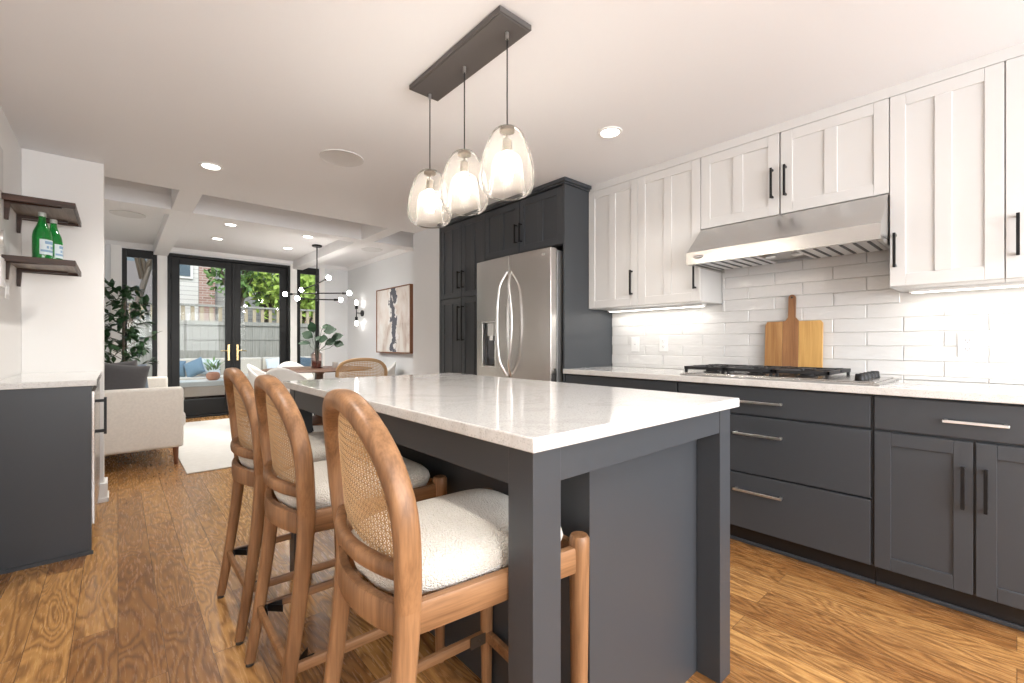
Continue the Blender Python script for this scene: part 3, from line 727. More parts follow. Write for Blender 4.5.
def speaker(x, y, z, label, r=.15):
    o = MB().lathe([(.0001, -.004), (r - .01, -.004), (r - .002, -.006), (r, -.0005)], (0, 0, 0), 48).build('ceiling_speaker', 'speaker_grey', smooth=True); o.location = (x, y, z); tag(o, label, 'speaker', 'round ceiling speakers')
M['speaker_grey'] = mat('speaker_grey', (.66, .66, .66), .8)
speaker(1.123, 2.989, CK, 'round grey speaker grille in the kitchen ceiling beyond the pendant bar', .14)
speaker(.079, 6.23, CL, 'round grey speaker grille in the left ceiling coffer'); speaker(2.776, 6.227, CL, 'round grey speaker grille in the right ceiling coffer')

# ------------------------------------------------------------------ left side: beverage cabinet, shelves, wall plates
t = thing('base_cabinet', 'charcoal base cabinet at the left edge with an undercounter drinks fridge', 'cabinet', (-.28, 3.6, 0))
rbox(LW + .001, -.104, 3.19, 3.215, .0, .874).build('end_panel', 'charcoal', t, bevel=.001)
rbox(LW + .001, -.135, 3.216, 4.17, .02, .874).build('body', 'toe_black', t)
st = MB(); st.box(-.133, -.104, 3.217, 3.26, .02, .874); st.box(-.133, -.104, 3.217, 4.17, .845, .874); st.build('face_frame', 'charcoal', t, bevel=.001)
fd = rbox(-.133, -.092, 3.265, 4.165, .13, .84).build('door', 'steel_vertical', t, bevel=.003)
h = MB(); h.box(-.058, -.046, 3.30, 3.325, .60, .80); h.box(-.093, -.056, 3.302, 3.323, .61, .625); h.box(-.093, -.056, 3.302, 3.323, .775, .79); h.build('handle', 'black_metal', fd, bevel=.001)
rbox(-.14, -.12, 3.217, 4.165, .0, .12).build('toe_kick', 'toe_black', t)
rbox(LW + .001, -.096, 3.182, 3.1895, .0, .018).build('shoe_molding', 'charcoal', t)
sub(t)
tag(rbox(LW + .001, -.082, 3.165, 4.179, .875, .905).build('countertop', 'quartz', bevel=.003), 'white quartz countertop on the left cabinet below the dark shelves', 'countertop')
def shelf(z, label):
    t = thing('wall_shelf', label, 'shelf', (LW, 3.8, z), 0, 'dark brown wall shelves in the left corner')
    y0, y1, x1 = 3.54, 4.06, -.192
    rbox(LW + .001, x1, y0, y1, z - .010, z).build('board', 'rustic', t)
    e = MB(); e.box(LW + .001, x1 + .012, y0 - .012, y0, z - .030, z + .003); e.box(x1, x1 + .012, y0, y1 + .012, z - .028, z + .003); e.box(LW + .001, x1, y1, y1 + .012, z - .028, z + .003)
    e.build('edge_band', 'shelf_dark', t, bevel=.002)
    for y in (3.60, 4.00):
        MB().prism([(LW + .001, z - .010), (LW + .22, z - .010), (LW + .22, z - .022), (LW + .022, z - .03), (LW + .016, z - .12), (LW + .001, z - .12)], 1, y, y + .022).build('bracket', 'shelf_dark', t)
    sub(t)
shelf(1.885, 'upper dark brown wooden shelf on the left wall, empty, above the green bottles'); shelf(1.560, 'lower dark brown wooden shelf on the left wall, holding the green bottles')
def bottle(x, y, z, rz, label, s=1.0):
    t = thing('glass_bottle', label, 'bottle', (x, y, z), rz, 'green glass bottles on the lower shelf')
    P = [(.001, .001), (.036, .001), (.040, .006), (.041, .02), (.041, .135), (.037, .165), (.024, .20), (.0165, .225), (.0145, .25), (.0145, .262), (.001, .262)]
    MB().lathe([(a * s, b * s) for a, b in P], (0, 0, 0), 28).build('glass_body', 'green_glass', t, smooth=True, auto=R(80))
    MB().lathe([(a * s, b * s) for a, b in ((.0165, .252), (.0168, .272), (.015, .276), (.001, .276))], (0, 0, 0), 20).build('cap', mat('cap_grey', (.60, .62, .58), .35, .3), t, smooth=True)
    lb = MB(); n = 22
    def arc_(r, z0, z1, a0, a1): lb.rings([[Vector((r * s * math.cos(a0 + (a1 - a0) * i / n), r * s * math.sin(a0 + (a1 - a0) * i / n), zz * s)) for i in range(n + 1)] for zz in (z0, z1)], False, False)
    arc_(.0414, .035, .120, R(-100), R(40)); lb.mi = 1; arc_(.0417, .05, .062, R(-95), R(35)); arc_(.0417, .095, .112, R(-70), R(10)); arc_(.0417, .07, .085, R(-60), R(-45)); arc_(.0417, .07, .085, R(-35), R(-5))
    lb.build('label', [mat('label_pale', (.62, .70, .74), .5), mat('label_blue', (.22, .36, .52), .5)], t, smooth=True)
bottle(-.322, 3.66, 1.5605, R(0), 'green glass bottle with pale blue label, front one on the lower shelf'); bottle(-.283, 3.742, 1.5605, R(20), 'green glass bottle behind and right of the front one on the lower shelf', .94)
def plate(name, label, cat, y, z, w, h, m='plastic_white', d=.006, extra=None):
    o = rbox(LW + .0005, LW + d, y - w / 2, y + w / 2, z - h / 2, z + h / 2).build(name, m, bevel=.002); tag(o, label, cat)
    if extra: extra(o)
def rock(o):
    for dy in (-.023, .023): rbox(LW + .006, LW + .009, 3.67 + dy - .014, 3.67 + dy + .014, 1.36, 1.41).build('rocker', 'trim_white', o, bevel=.001)
plate('light_switch', 'white two-gang light switch on the left wall below the lower shelf', 'switch', 3.67, 1.385, .10, .09, extra=rock)
plate('wall_panel', 'white panel on the left wall under the lower shelf, at the picture edge', 'control panel', 3.50, 1.465, .13, .15, d=.012)
tag(MB().cyl((LW + .001, 3.46, 1.635), (LW + .022, 3.46, 1.635), .043, n=32).build('thermostat', 'steel_bright', bevel=.003), 'round silver thermostat on the left wall between the two shelves', 'thermostat')
o = rbox(LW + .001, LW + .012, 3.20, 3.50, 1.88, 2.10).build('picture_frame', 'speaker_grey', bevel=.002); tag(o, 'grey frame high on the left wall above the shelves, cut by picture edge', 'frame')

# ------------------------------------------------------------------ living area
tag(rbox(.43, 2.65, 4.58, 7.55, .0005, .012).build('area_rug', 'rug', bevel=.004), 'off-white woven rug on the wood floor between the sofa and dining table', 'rug')
t = thing('sofa', 'cream fabric sofa with tapered wooden legs behind the left partition', 'sofa', (0, 5.92, 0))
rbox(-.43, .43, 5.0, 6.84, .165, .32).build('base', 'sofa_linen', t, bevel=.02, seg=3)
for y0, y1 in ((4.995, 5.125), (6.715, 6.845)): rbox(-.44, .448, y0, y1, .160, .70).build('armrest', 'sofa_linen', t, bevel=.028, seg=4)
rbox(-.44, -.22, 5.126, 6.714, .30, .80).build('backrest', 'sofa_linen', t, bevel=.03, seg=4)
for y0, y1 in ((5.128, 5.918), (5.922, 6.712)): rbox(-.24, .475, y0, y1, .32, .46).build('seat_cushion', 'sofa_linen', t, bevel=.035, seg=4)
for x in (-.38, .392):
    for y in (5.06, 6.78): MB().cyl((x, y, .17), (x + .004, y, .0), .024, .014, 16).build('leg', 'walnut_z', t, smooth=True)
sub(t)
def pillow(name, c, size, th, rot, m, label, cat='cushion', group=None):
    b = MB(); n = 14; top = []; bot = []
    for i in range(n + 1):
        a, q = [], []
        for j in range(n + 1):
            u, v = -1 + 2 * i / n, -1 + 2 * j / n; k = (max(0, 1 - abs(u) ** 2.6) * max(0, 1 - abs(v) ** 2.6)) ** .55; sh = 1 - .06 * (1 - abs(u) ** 2) * abs(v) ** 3 - .0; sv = 1 - .06 * (1 - abs(v) ** 2) * abs(u) ** 3
            p = (u * size / 2 * sv, v * size / 2 * sh); a.append(b.bm.verts.new((p[0], p[1], th / 2 * k + .001))); q.append(b.bm.verts.new((p[0], p[1], -th / 2 * k - .001)))
        top.append(a); bot.append(q)
    for i in range(n):
        for j in range(n): b._f([top[i][j], top[i + 1][j], top[i + 1][j + 1], top[i][j + 1]]); b._f([bot[i][j], bot[i][j + 1], bot[i + 1][j + 1], bot[i + 1][j]])
    for k in range(n):
        b._f([top[k][0], bot[k][0], bot[k + 1][0], top[k + 1][0]]); b._f([top[k][n], top[k + 1][n], bot[k + 1][n], bot[k][n]]); b._f([top[0][k], top[0][k + 1], bot[0][k + 1], bot[0][k]]); b._f([top[n][k], bot[n][k], bot[n][k + 1], top[n][k + 1]])
    o = b.build(name, m, smooth=True, auto=R(80)); o.location = c; o.rotation_euler = rot; tag(o, label, cat, group); return o
pillow('throw_pillow', (-.03, 5.235, .70), .46, .15, (R(76), R(9), R(6)), 'pillow_grey', 'dark grey throw pillow on the sofa, leaning on the near armrest', group='throw pillows on the sofa')
pillow('throw_pillow', (-.05, 5.41, .705), .46, .13, (R(70), R(-5), R(14)), 'pillow_grey', 'dark grey throw pillow on the sofa, behind the nearest pillow', group='throw pillows on the sofa')
pillow('throw_pillow', (.02, 5.56, .69), .44, .12, (R(68), 0, R(14)), 'pillow_blue', 'blue-grey throw pillow on the sofa, third from the near armrest', group='throw pillows on the sofa')

# fig tree by the narrow window
def leaf_at(b, p, d, up, L, W, fold=.25, curl=.2):
    d = d.normalized(); s = d.cross(up); s = s.normalized() if s.length > .01 else Vector((1, 0, 0)); n = s.cross(d).normalized()
    rows = []
    for k, w in ((0, .05), (.25, .75), (.5, 1.0), (.75, .72), (1, .04)):
        c = p + d * L * k - n * curl * L * k * k; rows.append([c - s * W * w / 2 + n * fold * W * w / 2, c, c + s * W * w / 2 + n * fold * W * w / 2])
    b.rings(rows, False, False)
def rvec(r): return Vector((r.uniform(-1, 1), r.uniform(-1, 1), r.uniform(-1, 1)))
t = thing('potted_fig_tree', 'tall dark green leafy tree in a pot behind the sofa by the narrow window', 'plant', (.06, 7.42, 0))
MB().lathe([(.001, .0), (.13, .0), (.15, .05), (.17, .34), (.16, .34), (.15, .30), (.001, .30)], (0, 0, 0), 28).build('pot', mat('pot_stone', (.45, .43, .40), .8), t, smooth=True)
tr = MB(); rr = random.Random(11); br = []
tr.tube([(0, 0, .28), (.01, .0, .7), (-.01, .01, 1.1), (.0, 0, 1.45), (.01, 0, 1.70)], .012)
for i in range(26):
    z = .72 + 1.02 * i / 26; a = i * 2.4; L = .20 + .12 * rr.random() - .10 * max(0, (z - 1.3)); e = Vector((math.cos(a) * L, math.sin(a) * L * .9, z + .10 + .08 * rr.random())); tr.tube([(0, 0, z), tuple((Vector((0, 0, z)) + e) / 2 + Vector((0, 0, .02))), tuple(e)], .004, 6); br.append((Vector((0, 0, z)), e))
tr.build('trunk', 'bark', t, smooth=True)
lf = MB()
for p0, p1 in br:
    for k in range(17):
        q = p0.lerp(p1, .3 + .75 * rr.random()); dd = (rvec(rr) + (p1 - p0).normalized() * .6 + Vector((0, 0, -.1))); leaf_at(lf, q, dd, Vector((0, 0, 1)) + rvec(rr) * .3, .085 + .035 * rr.random(), .045 + .015 * rr.random())
for k in range(24): leaf_at(lf, Vector((0, 0, 1.66 + .08 * rr.random())), rvec(rr) + Vector((0, 0, .5)), Vector((0, 0, 1)), .09, .04)
lf.build('foliage', 'leaf_dark', t, smooth=True)

# dining table
TX, TY = 2.08, 6.35
t = thing('dining_table', 'round walnut dining table behind the island on the rug', 'table', (TX, TY, .0125))
MB().lathe([(.001, .716), (.60, .716), (.69, .724), (.70, .733), (.69, .738), (.001, .738)], (0, 0, 0), 72).build('table_top', 'walnut', t, smooth=True)
MB().lathe([(.10, .715), (.045, .66), (.04, .30), (.06, .10), (.26, .02), (.27, .0), (.001, .0)], (0, 0, 0), 40, True).build('pedestal', 'walnut', t, smooth=True)
TZ = .7505
t = thing('glass_vase', 'ribbed pinkish glass vase holding leafy stems on the dining table', 'vase', (TX - .015, TY + .08, TZ))
pv = [(.001, .0), (.066, .0), (.074, .01)]
for i in range(12): z = .015 + i * .0165; pv += [(.077, z), (.072, z + .008)]
pv += [(.062, .215), (.036, .235), (.034, .26), (.037, .268)]
MB().lathe(pv, (0, 0, 0), 32).build('glass_body', 'ribbed_glass', t, smooth=True, auto=R(70))
MB().lathe([(.001, .006), (.064, .006), (.064, .10), (.001, .10)], (0, 0, 0), 24).build('water', mat('vase_tint', (.20, .07, .05), .2, Transmission_Weight=.5), t, smooth=True)
t2 = thing('leafy_stems', 'large-leaved green stems standing in the vase on the dining table', 'plant', (TX - .015, TY + .08, TZ + .02))
stm = MB(); lv = MB(); rr = random.Random(4)
for dx, dy, dz, L in ((-.17, .02, .42, .15), (-.10, -.05, .50, .14), (-.20, .0, .33, .15), (.02, .03, .55, .15), (.10, -.02, .50, .16), (.19, .02, .40, .16), (.12, -.03, .33, .15), (.02, -.06, .38, .14), (.23, .0, .32, .13), (-.08, .05, .38, .15)):
    # spread sideways across the view
    dx = dx * .85 + .06; ex = Vector((dx * .7495, -dx * .662, 0)) + Vector((.662, .7495, 0)) * dy; tip = ex + Vector((0, 0, dz)); stm.tube([(0, 0, .0), (ex.x * .15, ex.y * .15, .22), tuple(ex * .7 + Vector((0, 0, dz - .06))), tuple(tip)], .003, 6)
    d0 = Vector((ex.x, ex.y, .05)).normalized() + rvec(rr) * .4; leaf_at(lv, tip - d0 * .03, d0, Vector((-.45, -.55, .6)) + rvec(rr) * .3, L * 1.1, L * .92, .12, .25)
stm.build('stem', 'leaf_fiddle', t2, smooth=True); lv.build('foliage', 'leaf_fiddle', t2, smooth=True)
tag(MB().lathe([(.001, 0), (.034, 0), (.036, .004), (.036, .085), (.030, .088), (.001, .086)], (0, 0, 0), 24).build('candle', 'plastic_white', smooth=True), 'short white pillar candle on the dining table right of the vase', 'candle').location = (TX + .20, TY - .02, TZ)

def make_shell_chair():
    t = thing('dining_chair', 'chair', 'chair'); s = MB(); rows = []
    n = 22
    for k in range(9):
        f = k / 8; row = []
        for i in range(n + 1):
            a = -1.95 + 3.9 * i / n; w = abs(a) / 1.95
            top = .81 - .30 * w ** 1.6; z = .44 + (top - .44) * f; r = .215 + .035 * f
            row.append(Vector((-math.cos(a) * r + .01, math.sin(a) * r * 1.04, z)))
        rows.append(row)
    s.rings(rows, False, False); sh = s.build('backrest', 'chair_white', t, smooth=True)
    so_ = sh.modifiers.new('solid', 'SOLIDIFY'); so_.thickness = .014
    MB().lathe([(.001, .45), (.19, .452), (.215, .445), (.218, .43), (.19, .415), (.001, .41)], (0.012, 0, 0), 36).build('seat', 'chair_white', t, smooth=True)
    for sx in (-1, 1):
        for sy in (-1, 1): MB().cyl((sx * .13, sy * .13, .42), (sx * .20, sy * .20, 0), .009, .007, 10).build('leg', 'black_metal', t, smooth=True)
    return t
M['chair_white'] = mat('chair_white', (.72, .71, .69), .4)
CG = 'white shell chairs around the dining table'
c1 = make_shell_chair(); c1.location = (1.52, 5.72, .0125); c1.rotation_euler = (0, 0, math.atan2(TY - 5.72, TX - 1.52)); tag(c1, 'white curved-back dining chair at the left of the table, nearest the rug edge', 'chair', CG)
for (x, y), lab in (((1.50, 6.62), 'white curved-back dining chair at the left of the table, farther back toward the doors'), ((1.98, 7.12), 'white curved-back dining chair on the far side of the table by the glass doors'), ((2.80, 6.05), 'white curved-back dining chair between the table and the painting wall')):
    c = copy_tree(c1); c.location = (x, y, .0125); c.rotation_euler = (0, 0, math.atan2(TY - y, TX - x)); tag(c, lab, 'chair', CG)
# cane barrel dining chair
t = thing('dining_chair', 'light cane barrel dining chair seen over the far island corner', 'chair', (2.36, 5.60, .0125), R(69))
fr_ = [(-math.cos(a) * .285, math.sin(a) * .30, .885 - .22 * (abs(a) / 1.6) ** 2.4) for a in [-1.6 + 3.2 * i / 30 for i in range(31)]]
MB().sweep([(fr_[0][0], fr_[0][1], .42)] + fr_ + [(fr_[-1][0], fr_[-1][1], .42)], (0, 0.0, 1), .032, .03, 10, 2.5).build('back_frame', 'cane_frame', t, smooth=True) if False else None
M['cane_frame'] = mat('cane_frame', (.45, .28, .14), .5)
MB().tube(fr_, .021, 10).build('back_frame', 'cane_frame', t, smooth=True)
cw = MB()
def PB(a, f):
    zt = .885 - .22 * (abs(a) / 1.6) ** 2.4; return Vector((-math.cos(a) * .282, math.sin(a) * .297, .47 + (zt - .47) * f))
for i in range(49):
    a = -1.58 + 3.16 * i / 48
    cw.rings([[PB(a - .011, f), PB(a + .011, f)] for f in (0, .5, 1)], False, False)
for j in range(22):
    f = j / 21; cw.rings([[PB(a, max(0, f - .010)), PB(a, min(1, f + .010))] for a in [-1.58 + 3.16 * i / 30 for i in range(31)]], False, False)
w_ = cw.build('cane_panel', 'cane', t)
MB().lathe([(.001, .50), (.22, .498), (.255, .48), (.258, .43), (.001, .42)], (0, 0, 0), 36).build('seat', 'sofa_linen', t, smooth=True)
MB().lathe([(.26, .42), (.272, .42), (.272, .47), (.26, .47)], (0, 0, 0), 36).build('seat_frame', 'cane_frame', t, smooth=True)
for sx in (-1, 1):
    for sy in (-1, 1): MB().cyl((sx * .18, sy * .18, .43), (sx * .20, sy * .20, 0), .018, .012, 12).build('leg', 'cane_frame', t, smooth=True)

# chandelier (arms measured as world end points)
HX, HY = 2.082, 6.469
t = thing('chandelier', 'black branching chandelier with round glowing bulbs above the dining table', 'chandelier', (HX, HY, CL))
MB().lathe([(.001, -.0005), (.066, -.0005), (.066, -.018), (.058, -.024), (.001, -.024)], (0, 0, 0), 32, True).build('canopy', 'black_metal', t, smooth=True)
MB().cyl((0, 0, -.02), (0, 0, -.78), .008, n=10).build('stem', 'black_metal', t, smooth=True)
Fv = Vector((.662, .7495, 0)); Rv = Vector((.7495, -.662, 0))
def arm(zh, lat0, dep0, z0, lat1, dep1, z1):
    a = MB(); p0 = Rv * lat0 + Fv * dep0 + Vector((0, 0, z0 - CL)); p1 = Rv * lat1 + Fv * dep1 + Vector((0, 0, z1 - CL)); h = Vector((0, 0, zh - CL))
    a.cyl(p0, h, .0085, n=10); a.cyl(h, p1, .0085, n=10); a.sphere(h, .020)
    for p in (p0, p1): d = (h - p).normalized(); a.cyl(p + d * .024, p + d * .095, .016, n=12)
    o = a.build('arm', 'black_metal', t, smooth=True)
    for p in (p0, p1): MB().sphere(p, .031, 16, 10).build('bulb', 'bulb_globe', o, smooth=True)
arm(1.795, -.44, 0.0, 1.782, .45, 0.0, 1.797)
arm(1.710, -.154, -.25, 1.698, .231, .25, 1.727)
arm(1.925, -.334, .25, 1.875, .264, -.25, 1.974)

# sconce and painting on the right wall
t = thing('wall_sconce', 'black two-bulb sconce on the cool white wall beside the painting', 'sconce', (RW, 7.34, 1.607))
MB().cyl((-.001, 0, 0), (-.02, 0, 0), .055, n=32).build('backplate', 'black_metal', t, smooth=True)
k = MB(); k.cyl((-.02, 0, 0), (-.11, 0, 0), .007); k.cyl((-.11, 0, -.08), (-.11, 0, .08), .008); k.cyl((-.11, 0, .065), (-.11, 0, .13), .024); k.cyl((-.11, 0, -.065), (-.11, 0, -.13), .024); k.build('arm', 'black_metal', t, smooth=True)
for s in (-1, 1): MB().lathe([(.016, s * .13), (.020, s * .15), (.024, s * .175), (.023, s * .20), (.001, s * .22)], (-.11, 0, 0), 16).build('bulb', 'bulb_sconce', t, smooth=True)
t = thing('painting', 'abstract painting in a wooden frame, pale ground with dark vertical strokes', 'painting', (RW, 6.155, 1.441))
y0, y1, z0, z1 = -.545, .545, -.489, .489; f = MB(); th = .012
for a in ((y0, y0 + th, z0, z1), (y1 - th, y1, z0, z1), (y0 + th, y1 - th, z0, z0 + th), (y0 + th, y1 - th, z1 - th, z1)): f.box(-.055, -.001, *a)
f.build('frame', 'frame_wood', t, bevel=.001)
def mk_art():
    m = mat('abstract_art', (.7, .6, .55), .7); k = N(m)
    tc = k.n('ShaderNodeTexCoord'); sp = k.n('ShaderNodeSeparateXYZ'); k.l(tc.outputs['Object'], sp.inputs[0]); Y, Z = sp.outputs[1], sp.outputs[2]
    v = k.pos((1, 3.2, 1.6)); a = k.noise(v, 1.6, 3, .6, .5)
    c = k.ramp(a, [(.28, (.42, .32, .27)), (.38, (.58, .50, .45)), (.48, (.70, .66, .62)), (.62, (.76, .75, .73))])
    up = k.math('GREATER_THAN', Z, -.05); c = k.mix(k.math('MULTIPLY', up, .28), c, (.78, .70, .66))
    wob = k.math('MULTIPLY', k.math('SUBTRACT', k.noise(k.pos((1, 2, 4)), 1.6, 3), .5), .34)
    dy = k.math('ABSOLUTE', k.math('ADD', k.math('SUBTRACT', Y, -.03), wob))
    inn = k.math('SUBTRACT', 1.0, k.math('MULTIPLY', dy, 3.6)); inn = k.math('MAXIMUM', inn, 0.0)
    st = k.noise(k.pos((1, 5, 3)), 1.6, 5, .65, 1.2); dark = k.math('GREATER_THAN', k.math('MULTIPLY', k.math('ADD', st, .12), inn), .43)
    white = k.math('GREATER_THAN', k.math('MULTIPLY', k.noise(k.pos((1, 6, 3)), 2.2, 4, .6), inn), .27)
    c = k.mix(white, c, (.78, .78, .77)); c = k.mix(dark, c, (.10, .105, .13)); k.base(c); M['art'] = m
mk_art()
rbox(-.045, -.030, y0 + th + .004, y1 - th - .004, z0 + th + .004, z1 - th - .004).build('canvas', 'art', t)

# ------------------------------------------------------------------ garden beyond the doors
def brickmat(name, c1, c2, mort, w, h, axis=0, ms=.012):
    m = mat(name, c1, .85); k = N(m); tc = k.n('ShaderNodeTexCoord'); sp = k.n('ShaderNodeSeparateXYZ'); k.l(tc.outputs['Object'], sp.inputs[0]); cb = k.n('ShaderNodeCombineXYZ')
    a, b_ = ((0, 2), (0, 1), (1, 2))[axis]; k.l(sp.outputs[a], cb.inputs[0]); k.l(sp.outputs[b_], cb.inputs[1])
    b = k.n('ShaderNodeTexBrick'); b.inputs['Color1'].default_value = (*c1, 1); b.inputs['Color2'].default_value = (*c2, 1); b.inputs['Mortar'].default_value = (*mort, 1); b.inputs['Scale'].default_value = 1
    b.inputs['Brick Width'].default_value = w; b.inputs['Row Height'].default_value = h; b.inputs['Mortar Size'].default_value = ms; k.l(cb.outputs[0], b.inputs['Vector']); k.base(b.outputs[0]); M[name] = m
brickmat('patio_brick', (.15, .065, .045), (.22, .10, .07), (.16, .13, .11), .2, .1, 1, .006); brickmat('house_brick', (.34, .20, .17), (.46, .30, .26), (.55, .50, .46), .24, .08, 0, .01)
brickmat('siding_grey', (.42, .43, .43), (.48, .49, .49), (.25, .25, .25), 6, .14, 0, .008); brickmat('siding_white', (.70, .70, .68), (.74, .73, .71), (.4, .4, .4), 6, .14, 0, .008)
def mk_fence():
    m = mat('fence_paint', (.42, .42, .39), .7); k = N(m); n = k.noise(k.pos((30, 1, 1.2)), 1.5, 4); k.base(k.ramp(n, [(.3, (.24, .24, .215)), (.7, (.36, .36, .33))])); M['fence'] = m
mk_fence()
struct(rbox(-8, 14, BW + .12, 24, -.20, -.02).build('floor_patio', 'patio_brick'))
def fence(label, x0, x1, y, group=None):
    t = thing('garden_fence', label, 'fence', ((x0 + x1) / 2, y, -.02)); L = x1 - x0; pn = MB(); n = int(L / .145)
    for i in range(n): a = -L / 2 + L * i / n; pn.box(a + .002, a + L / n - .002, -.012, .012, .05, 1.58)
    pn.build('board_panel', 'fence', t)
    r = MB(); r.box(-L / 2, L / 2, -.045, .03, 1.53, 1.62); r.box(-L / 2, L / 2, -.03, .03, 1.20, 1.26); r.box(-L / 2, L / 2, -.05, .05, 1.94, 1.98); r.build('rail', 'fence', t)
    ba = MB(); n = int(L / .17)
    for i in range(n): a = -L / 2 + L * (i + .5) / n; ba.box(a - .035, a + .035, -.018, .018, 1.62, 1.94)
    tag(ba.build('baluster', 'fence_tan', t), kind='stuff')
    for i in range(int(L / 2.4) + 1): a = -L / 2 + i * 2.4; rbox(a - .05, a + .05, .012, .11, 0, 1.98).build('post', 'fence', t)
    return t
M['fence_tan'] = mat('fence_tan', (.40, .34, .24), .7)
fence('pale grey board fence with open baluster top, closing the patio behind the outdoor sofa', -4, 9.2, 12.0)
t = fence('grey board fence along the right side of the patio, running to the house', 0, 3.4, 0); t.location = (4.55, 10.2, -.02); t.rotation_euler = (0, 0, R(90))

# outdoor sofa in an L, pillows, coffee table
t = thing('outdoor_sofa', 'beige outdoor sofa along the fence seen through the glass doors', 'sofa', (2.4, 11.2, -.02))
rbox(-2.0, 1.9, -.35, .45, .05, .28).build('base', 'outdoor_wicker', t, bevel=.01) if False else None
M['outdoor_wicker'] = mat('outdoor_wicker', (.30, .25, .20), .8)
rbox(-1.75, 1.9, -.35, .45, .05, .28).build('base', 'outdoor_wicker', t, bevel=.01)
for i in range(4): rbox(-1.74 + i * .91, -.84 + i * .91, -.36, .20, .285, .44).build('seat_cushion', 'outdoor_beige', t, bevel=.03, seg=3)
for i in range(4): rbox(-1.74 + i * .91, -.84 + i * .91, .21, .40, .30, .80).build('back_cushion', 'outdoor_beige', t, bevel=.04, seg=3)
for x in (-1.7, 1.85):
    for y in (-.3, .4): rbox(x - .03, x + .03, y - .03, y + .03, 0, .05).build('leg', 'outdoor_wicker', t)
PG = 'pillows on the outdoor sofa'
for x, y, m, rz, lab in ((.86, 11.18, 'outdoor_blue', 10, 'blue patterned pillow at the left end of the outdoor sofa'), (1.16, 11.02, 'outdoor_blue', -28, 'blue pillow second from left on the outdoor sofa'), (1.46, 11.22, 'outdoor_white', 8, 'pale pillow beside the blue ones on the outdoor sofa'),
                         (2.68, 11.18, 'outdoor_white', -6, 'pale blue pillow on the outdoor sofa behind the right glass door'), (3.05, 11.20, 'outdoor_white', 12, 'second pale pillow on the outdoor sofa behind the right glass door'), (3.38, 11.20, 'outdoor_slate', 5, 'dark slate pillow at the right of the outdoor sofa')):
    pillow('outdoor_pillow', (x, y, .60), .36, .15, (R(66), R(rz * .9), R(rz)), m, lab, group=PG)
t = thing('coffee_table', 'low pale coffee table on the brick patio outside the left door', 'table', (1.35, 10.0, -.02))
rbox(-.55, .45, -.30, .30, .34, .42).build('table_top', 'outdoor_white_paint', t, bevel=.008) if False else None
M['stone_top'] = mat('stone_top', (.58, .57, .52), .6)
rbox(-.55, .45, -.30, .30, .34, .43).build('table_top', 'stone_top', t, bevel=.008)
for x in (-.50, .40):
    for y in (-.25, .25): rbox(x - .03, x + .03, y - .03, y + .03, 0, .341).build('leg', 'outdoor_wicker', t)
t = thing('potted_plant', 'leafy plant in a round terracotta pot on the patio coffee table', 'plant', (1.33, 9.92, .411))
MB().lathe([(.001, 0), (.06, 0), (.10, .03), (.115, .08), (.10, .13), (.07, .15), (.06, .14), (.001, .14)], (0, 0, 0), 28).build('pot', mat('terracotta', (.50, .22, .13), .6), t, smooth=True)
lv = MB(); rr = random.Random(8)
for k in range(60):
    d = rvec(rr); d.z = abs(d.z) + .5; d.normalize(); leaf_at(lv, Vector((0, 0, .13)) + d * (.05 + .17 * rr.random()), d + rvec(rr) * .4, Vector((0, 0, 1)), .12, .035)
lv.build('foliage', 'leaf_mid', t, smooth=True)

# neighbouring houses
def house(name, label, x0, x1, y, h, m, wins, depth=4, base=-.02):
    t = thing(name, label, 'building', ((x0 + x1) / 2, y, base)); w = (x1 - x0) / 2; rbox(-w, w, 0, depth, 0, h).build('wall', m, t)
    for wx, wz, ww, wh in wins:
        f = MB(); f.box(wx - ww / 2 - .07, wx + ww / 2 + .07, -.06, .02, wz - wh / 2 - .07, wz + wh / 2 + .07); q = f.build('window_frame', 'trim_white', t)
        g = MB(); g.box(wx - ww / 2, wx + ww / 2, -.075, -.061, wz - wh / 2, wz - .03); g.box(wx - ww / 2, wx + ww / 2, -.075, -.061, wz + .03, wz + wh / 2); g.build('pane', 'house_glass', q)
    rf = MB(); rf.prism([(-.3, h), (depth + .3, h), (depth / 2, h + 1.4)], 0, -w, w); rf.build('roof', 'roof_grey', t)
    return t
M['house_glass'] = mat('house_glass', (.10, .14, .18), .1); M['roof_grey'] = mat('roof_grey', (.16, .14, .13), .8)
house('neighbour_house', 'white sided house with windows behind the fence, seen through the left window', -3.0, 1.95, 17.5, 6.5, 'siding_white', [(-.9, 3.9, .8, 1.3), (.8, 3.9, .8, 1.3), (1.9, 3.9, .7, 1.3)])
house('neighbour_house', 'narrow pinkish brick house behind the fence, seen through the left door', 1.96, 2.40, 17.5, 6.0, 'house_brick', [])
house('neighbour_house', 'grey sided house behind the fence, seen through the left door', 2.42, 5.0, 17.7, 6.4, 'siding_grey', [(-.35, 3.6, .7, 1.4), (.55, 3.6, .6, 1.4)])
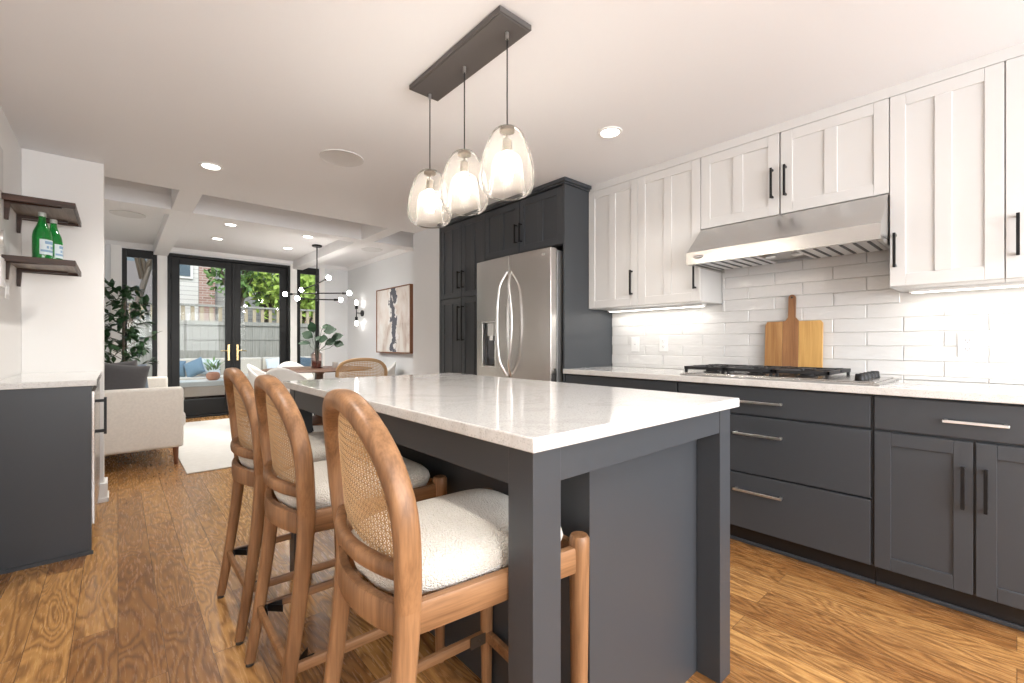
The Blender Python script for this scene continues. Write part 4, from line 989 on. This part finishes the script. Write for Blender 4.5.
house('neighbour_house', 'brick house behind the trees, seen through the right door', 5.2, 9.8, 19.0, 5.6, 'house_brick', [(-1, 3.5, .9, 1.2)])
house('garden_shed', 'low shed with brown roof over the fence, seen through the narrow left window', -2.2, .75, 14.0, 1.9, 'siding_grey', [], 3)

def tree(label, x, y, trunk, crown, r, n, leaf, seed, lsize=.16, squash=.8):
    t = thing('tree', label, 'tree', (x, y, -.02), 0, 'trees behind the garden fence'); rr = random.Random(seed); b = MB(); tips = []
    top = Vector(trunk); b.sweep([(0, 0, 0), tuple(top * .5 + Vector((.08, 0, 0))), tuple(top)], (1, 0, 0), [.15, .12, .08], [.15, .12, .08], 10, 2)
    for i in range(14):
        a = rr.uniform(0, 2 * PI); e = top + Vector((math.cos(a) * r * .75, math.sin(a) * r * .75, (rr.random() - .2) * r * .9 + (crown - top.z))); s0 = top * rr.uniform(.7, 1)
        mid = s0.lerp(e, .5) + Vector((0, 0, .15)); b.sweep([tuple(s0), tuple(mid), tuple(e)], (1, .2, 0), [.09, .05, .02], [.09, .05, .02], 7, 2); tips += [e, mid, mid.lerp(e, .5)]
    b.build('trunk', 'bark', t, smooth=True); l = MB()
    for i in range(n):
        c = tips[i % len(tips)] + rvec(rr) * r * .42; leaf_at(l, c, rvec(rr), rvec(rr), lsize * rr.uniform(.7, 1.3), lsize * .6)
    l.build('foliage', leaf, t); return t
tree('bright spring green tree behind the fence, filling the top of the right door glass', 4.1, 14.6, (.1, 0, 1.8), 2.9, 1.35, 3600, 'leaf_spring', 1)
tree('pale green tree right of the bright one behind the fence', 5.9, 15.2, (0, 0, 2.0), 3.2, 1.6, 2400, 'leaf_spring', 2)
tree('thin mid green tree in front of the grey sided house', 2.45, 15.0, (.1, 0, 2.2), 3.4, .9, 900, 'leaf_mid', 3)
tree('bare leaning tree seen through the narrow left window', -.35, 11.2, (1.0, .2, 3.4), 4.4, 1.4, 60, 'leaf_mid', 5)
tree('thin tree with reddish brick behind it at the left of the right door', 3.75, 16.4, (0, 0, 2.0), 3.2, .8, 420, 'leaf_mid', 6)
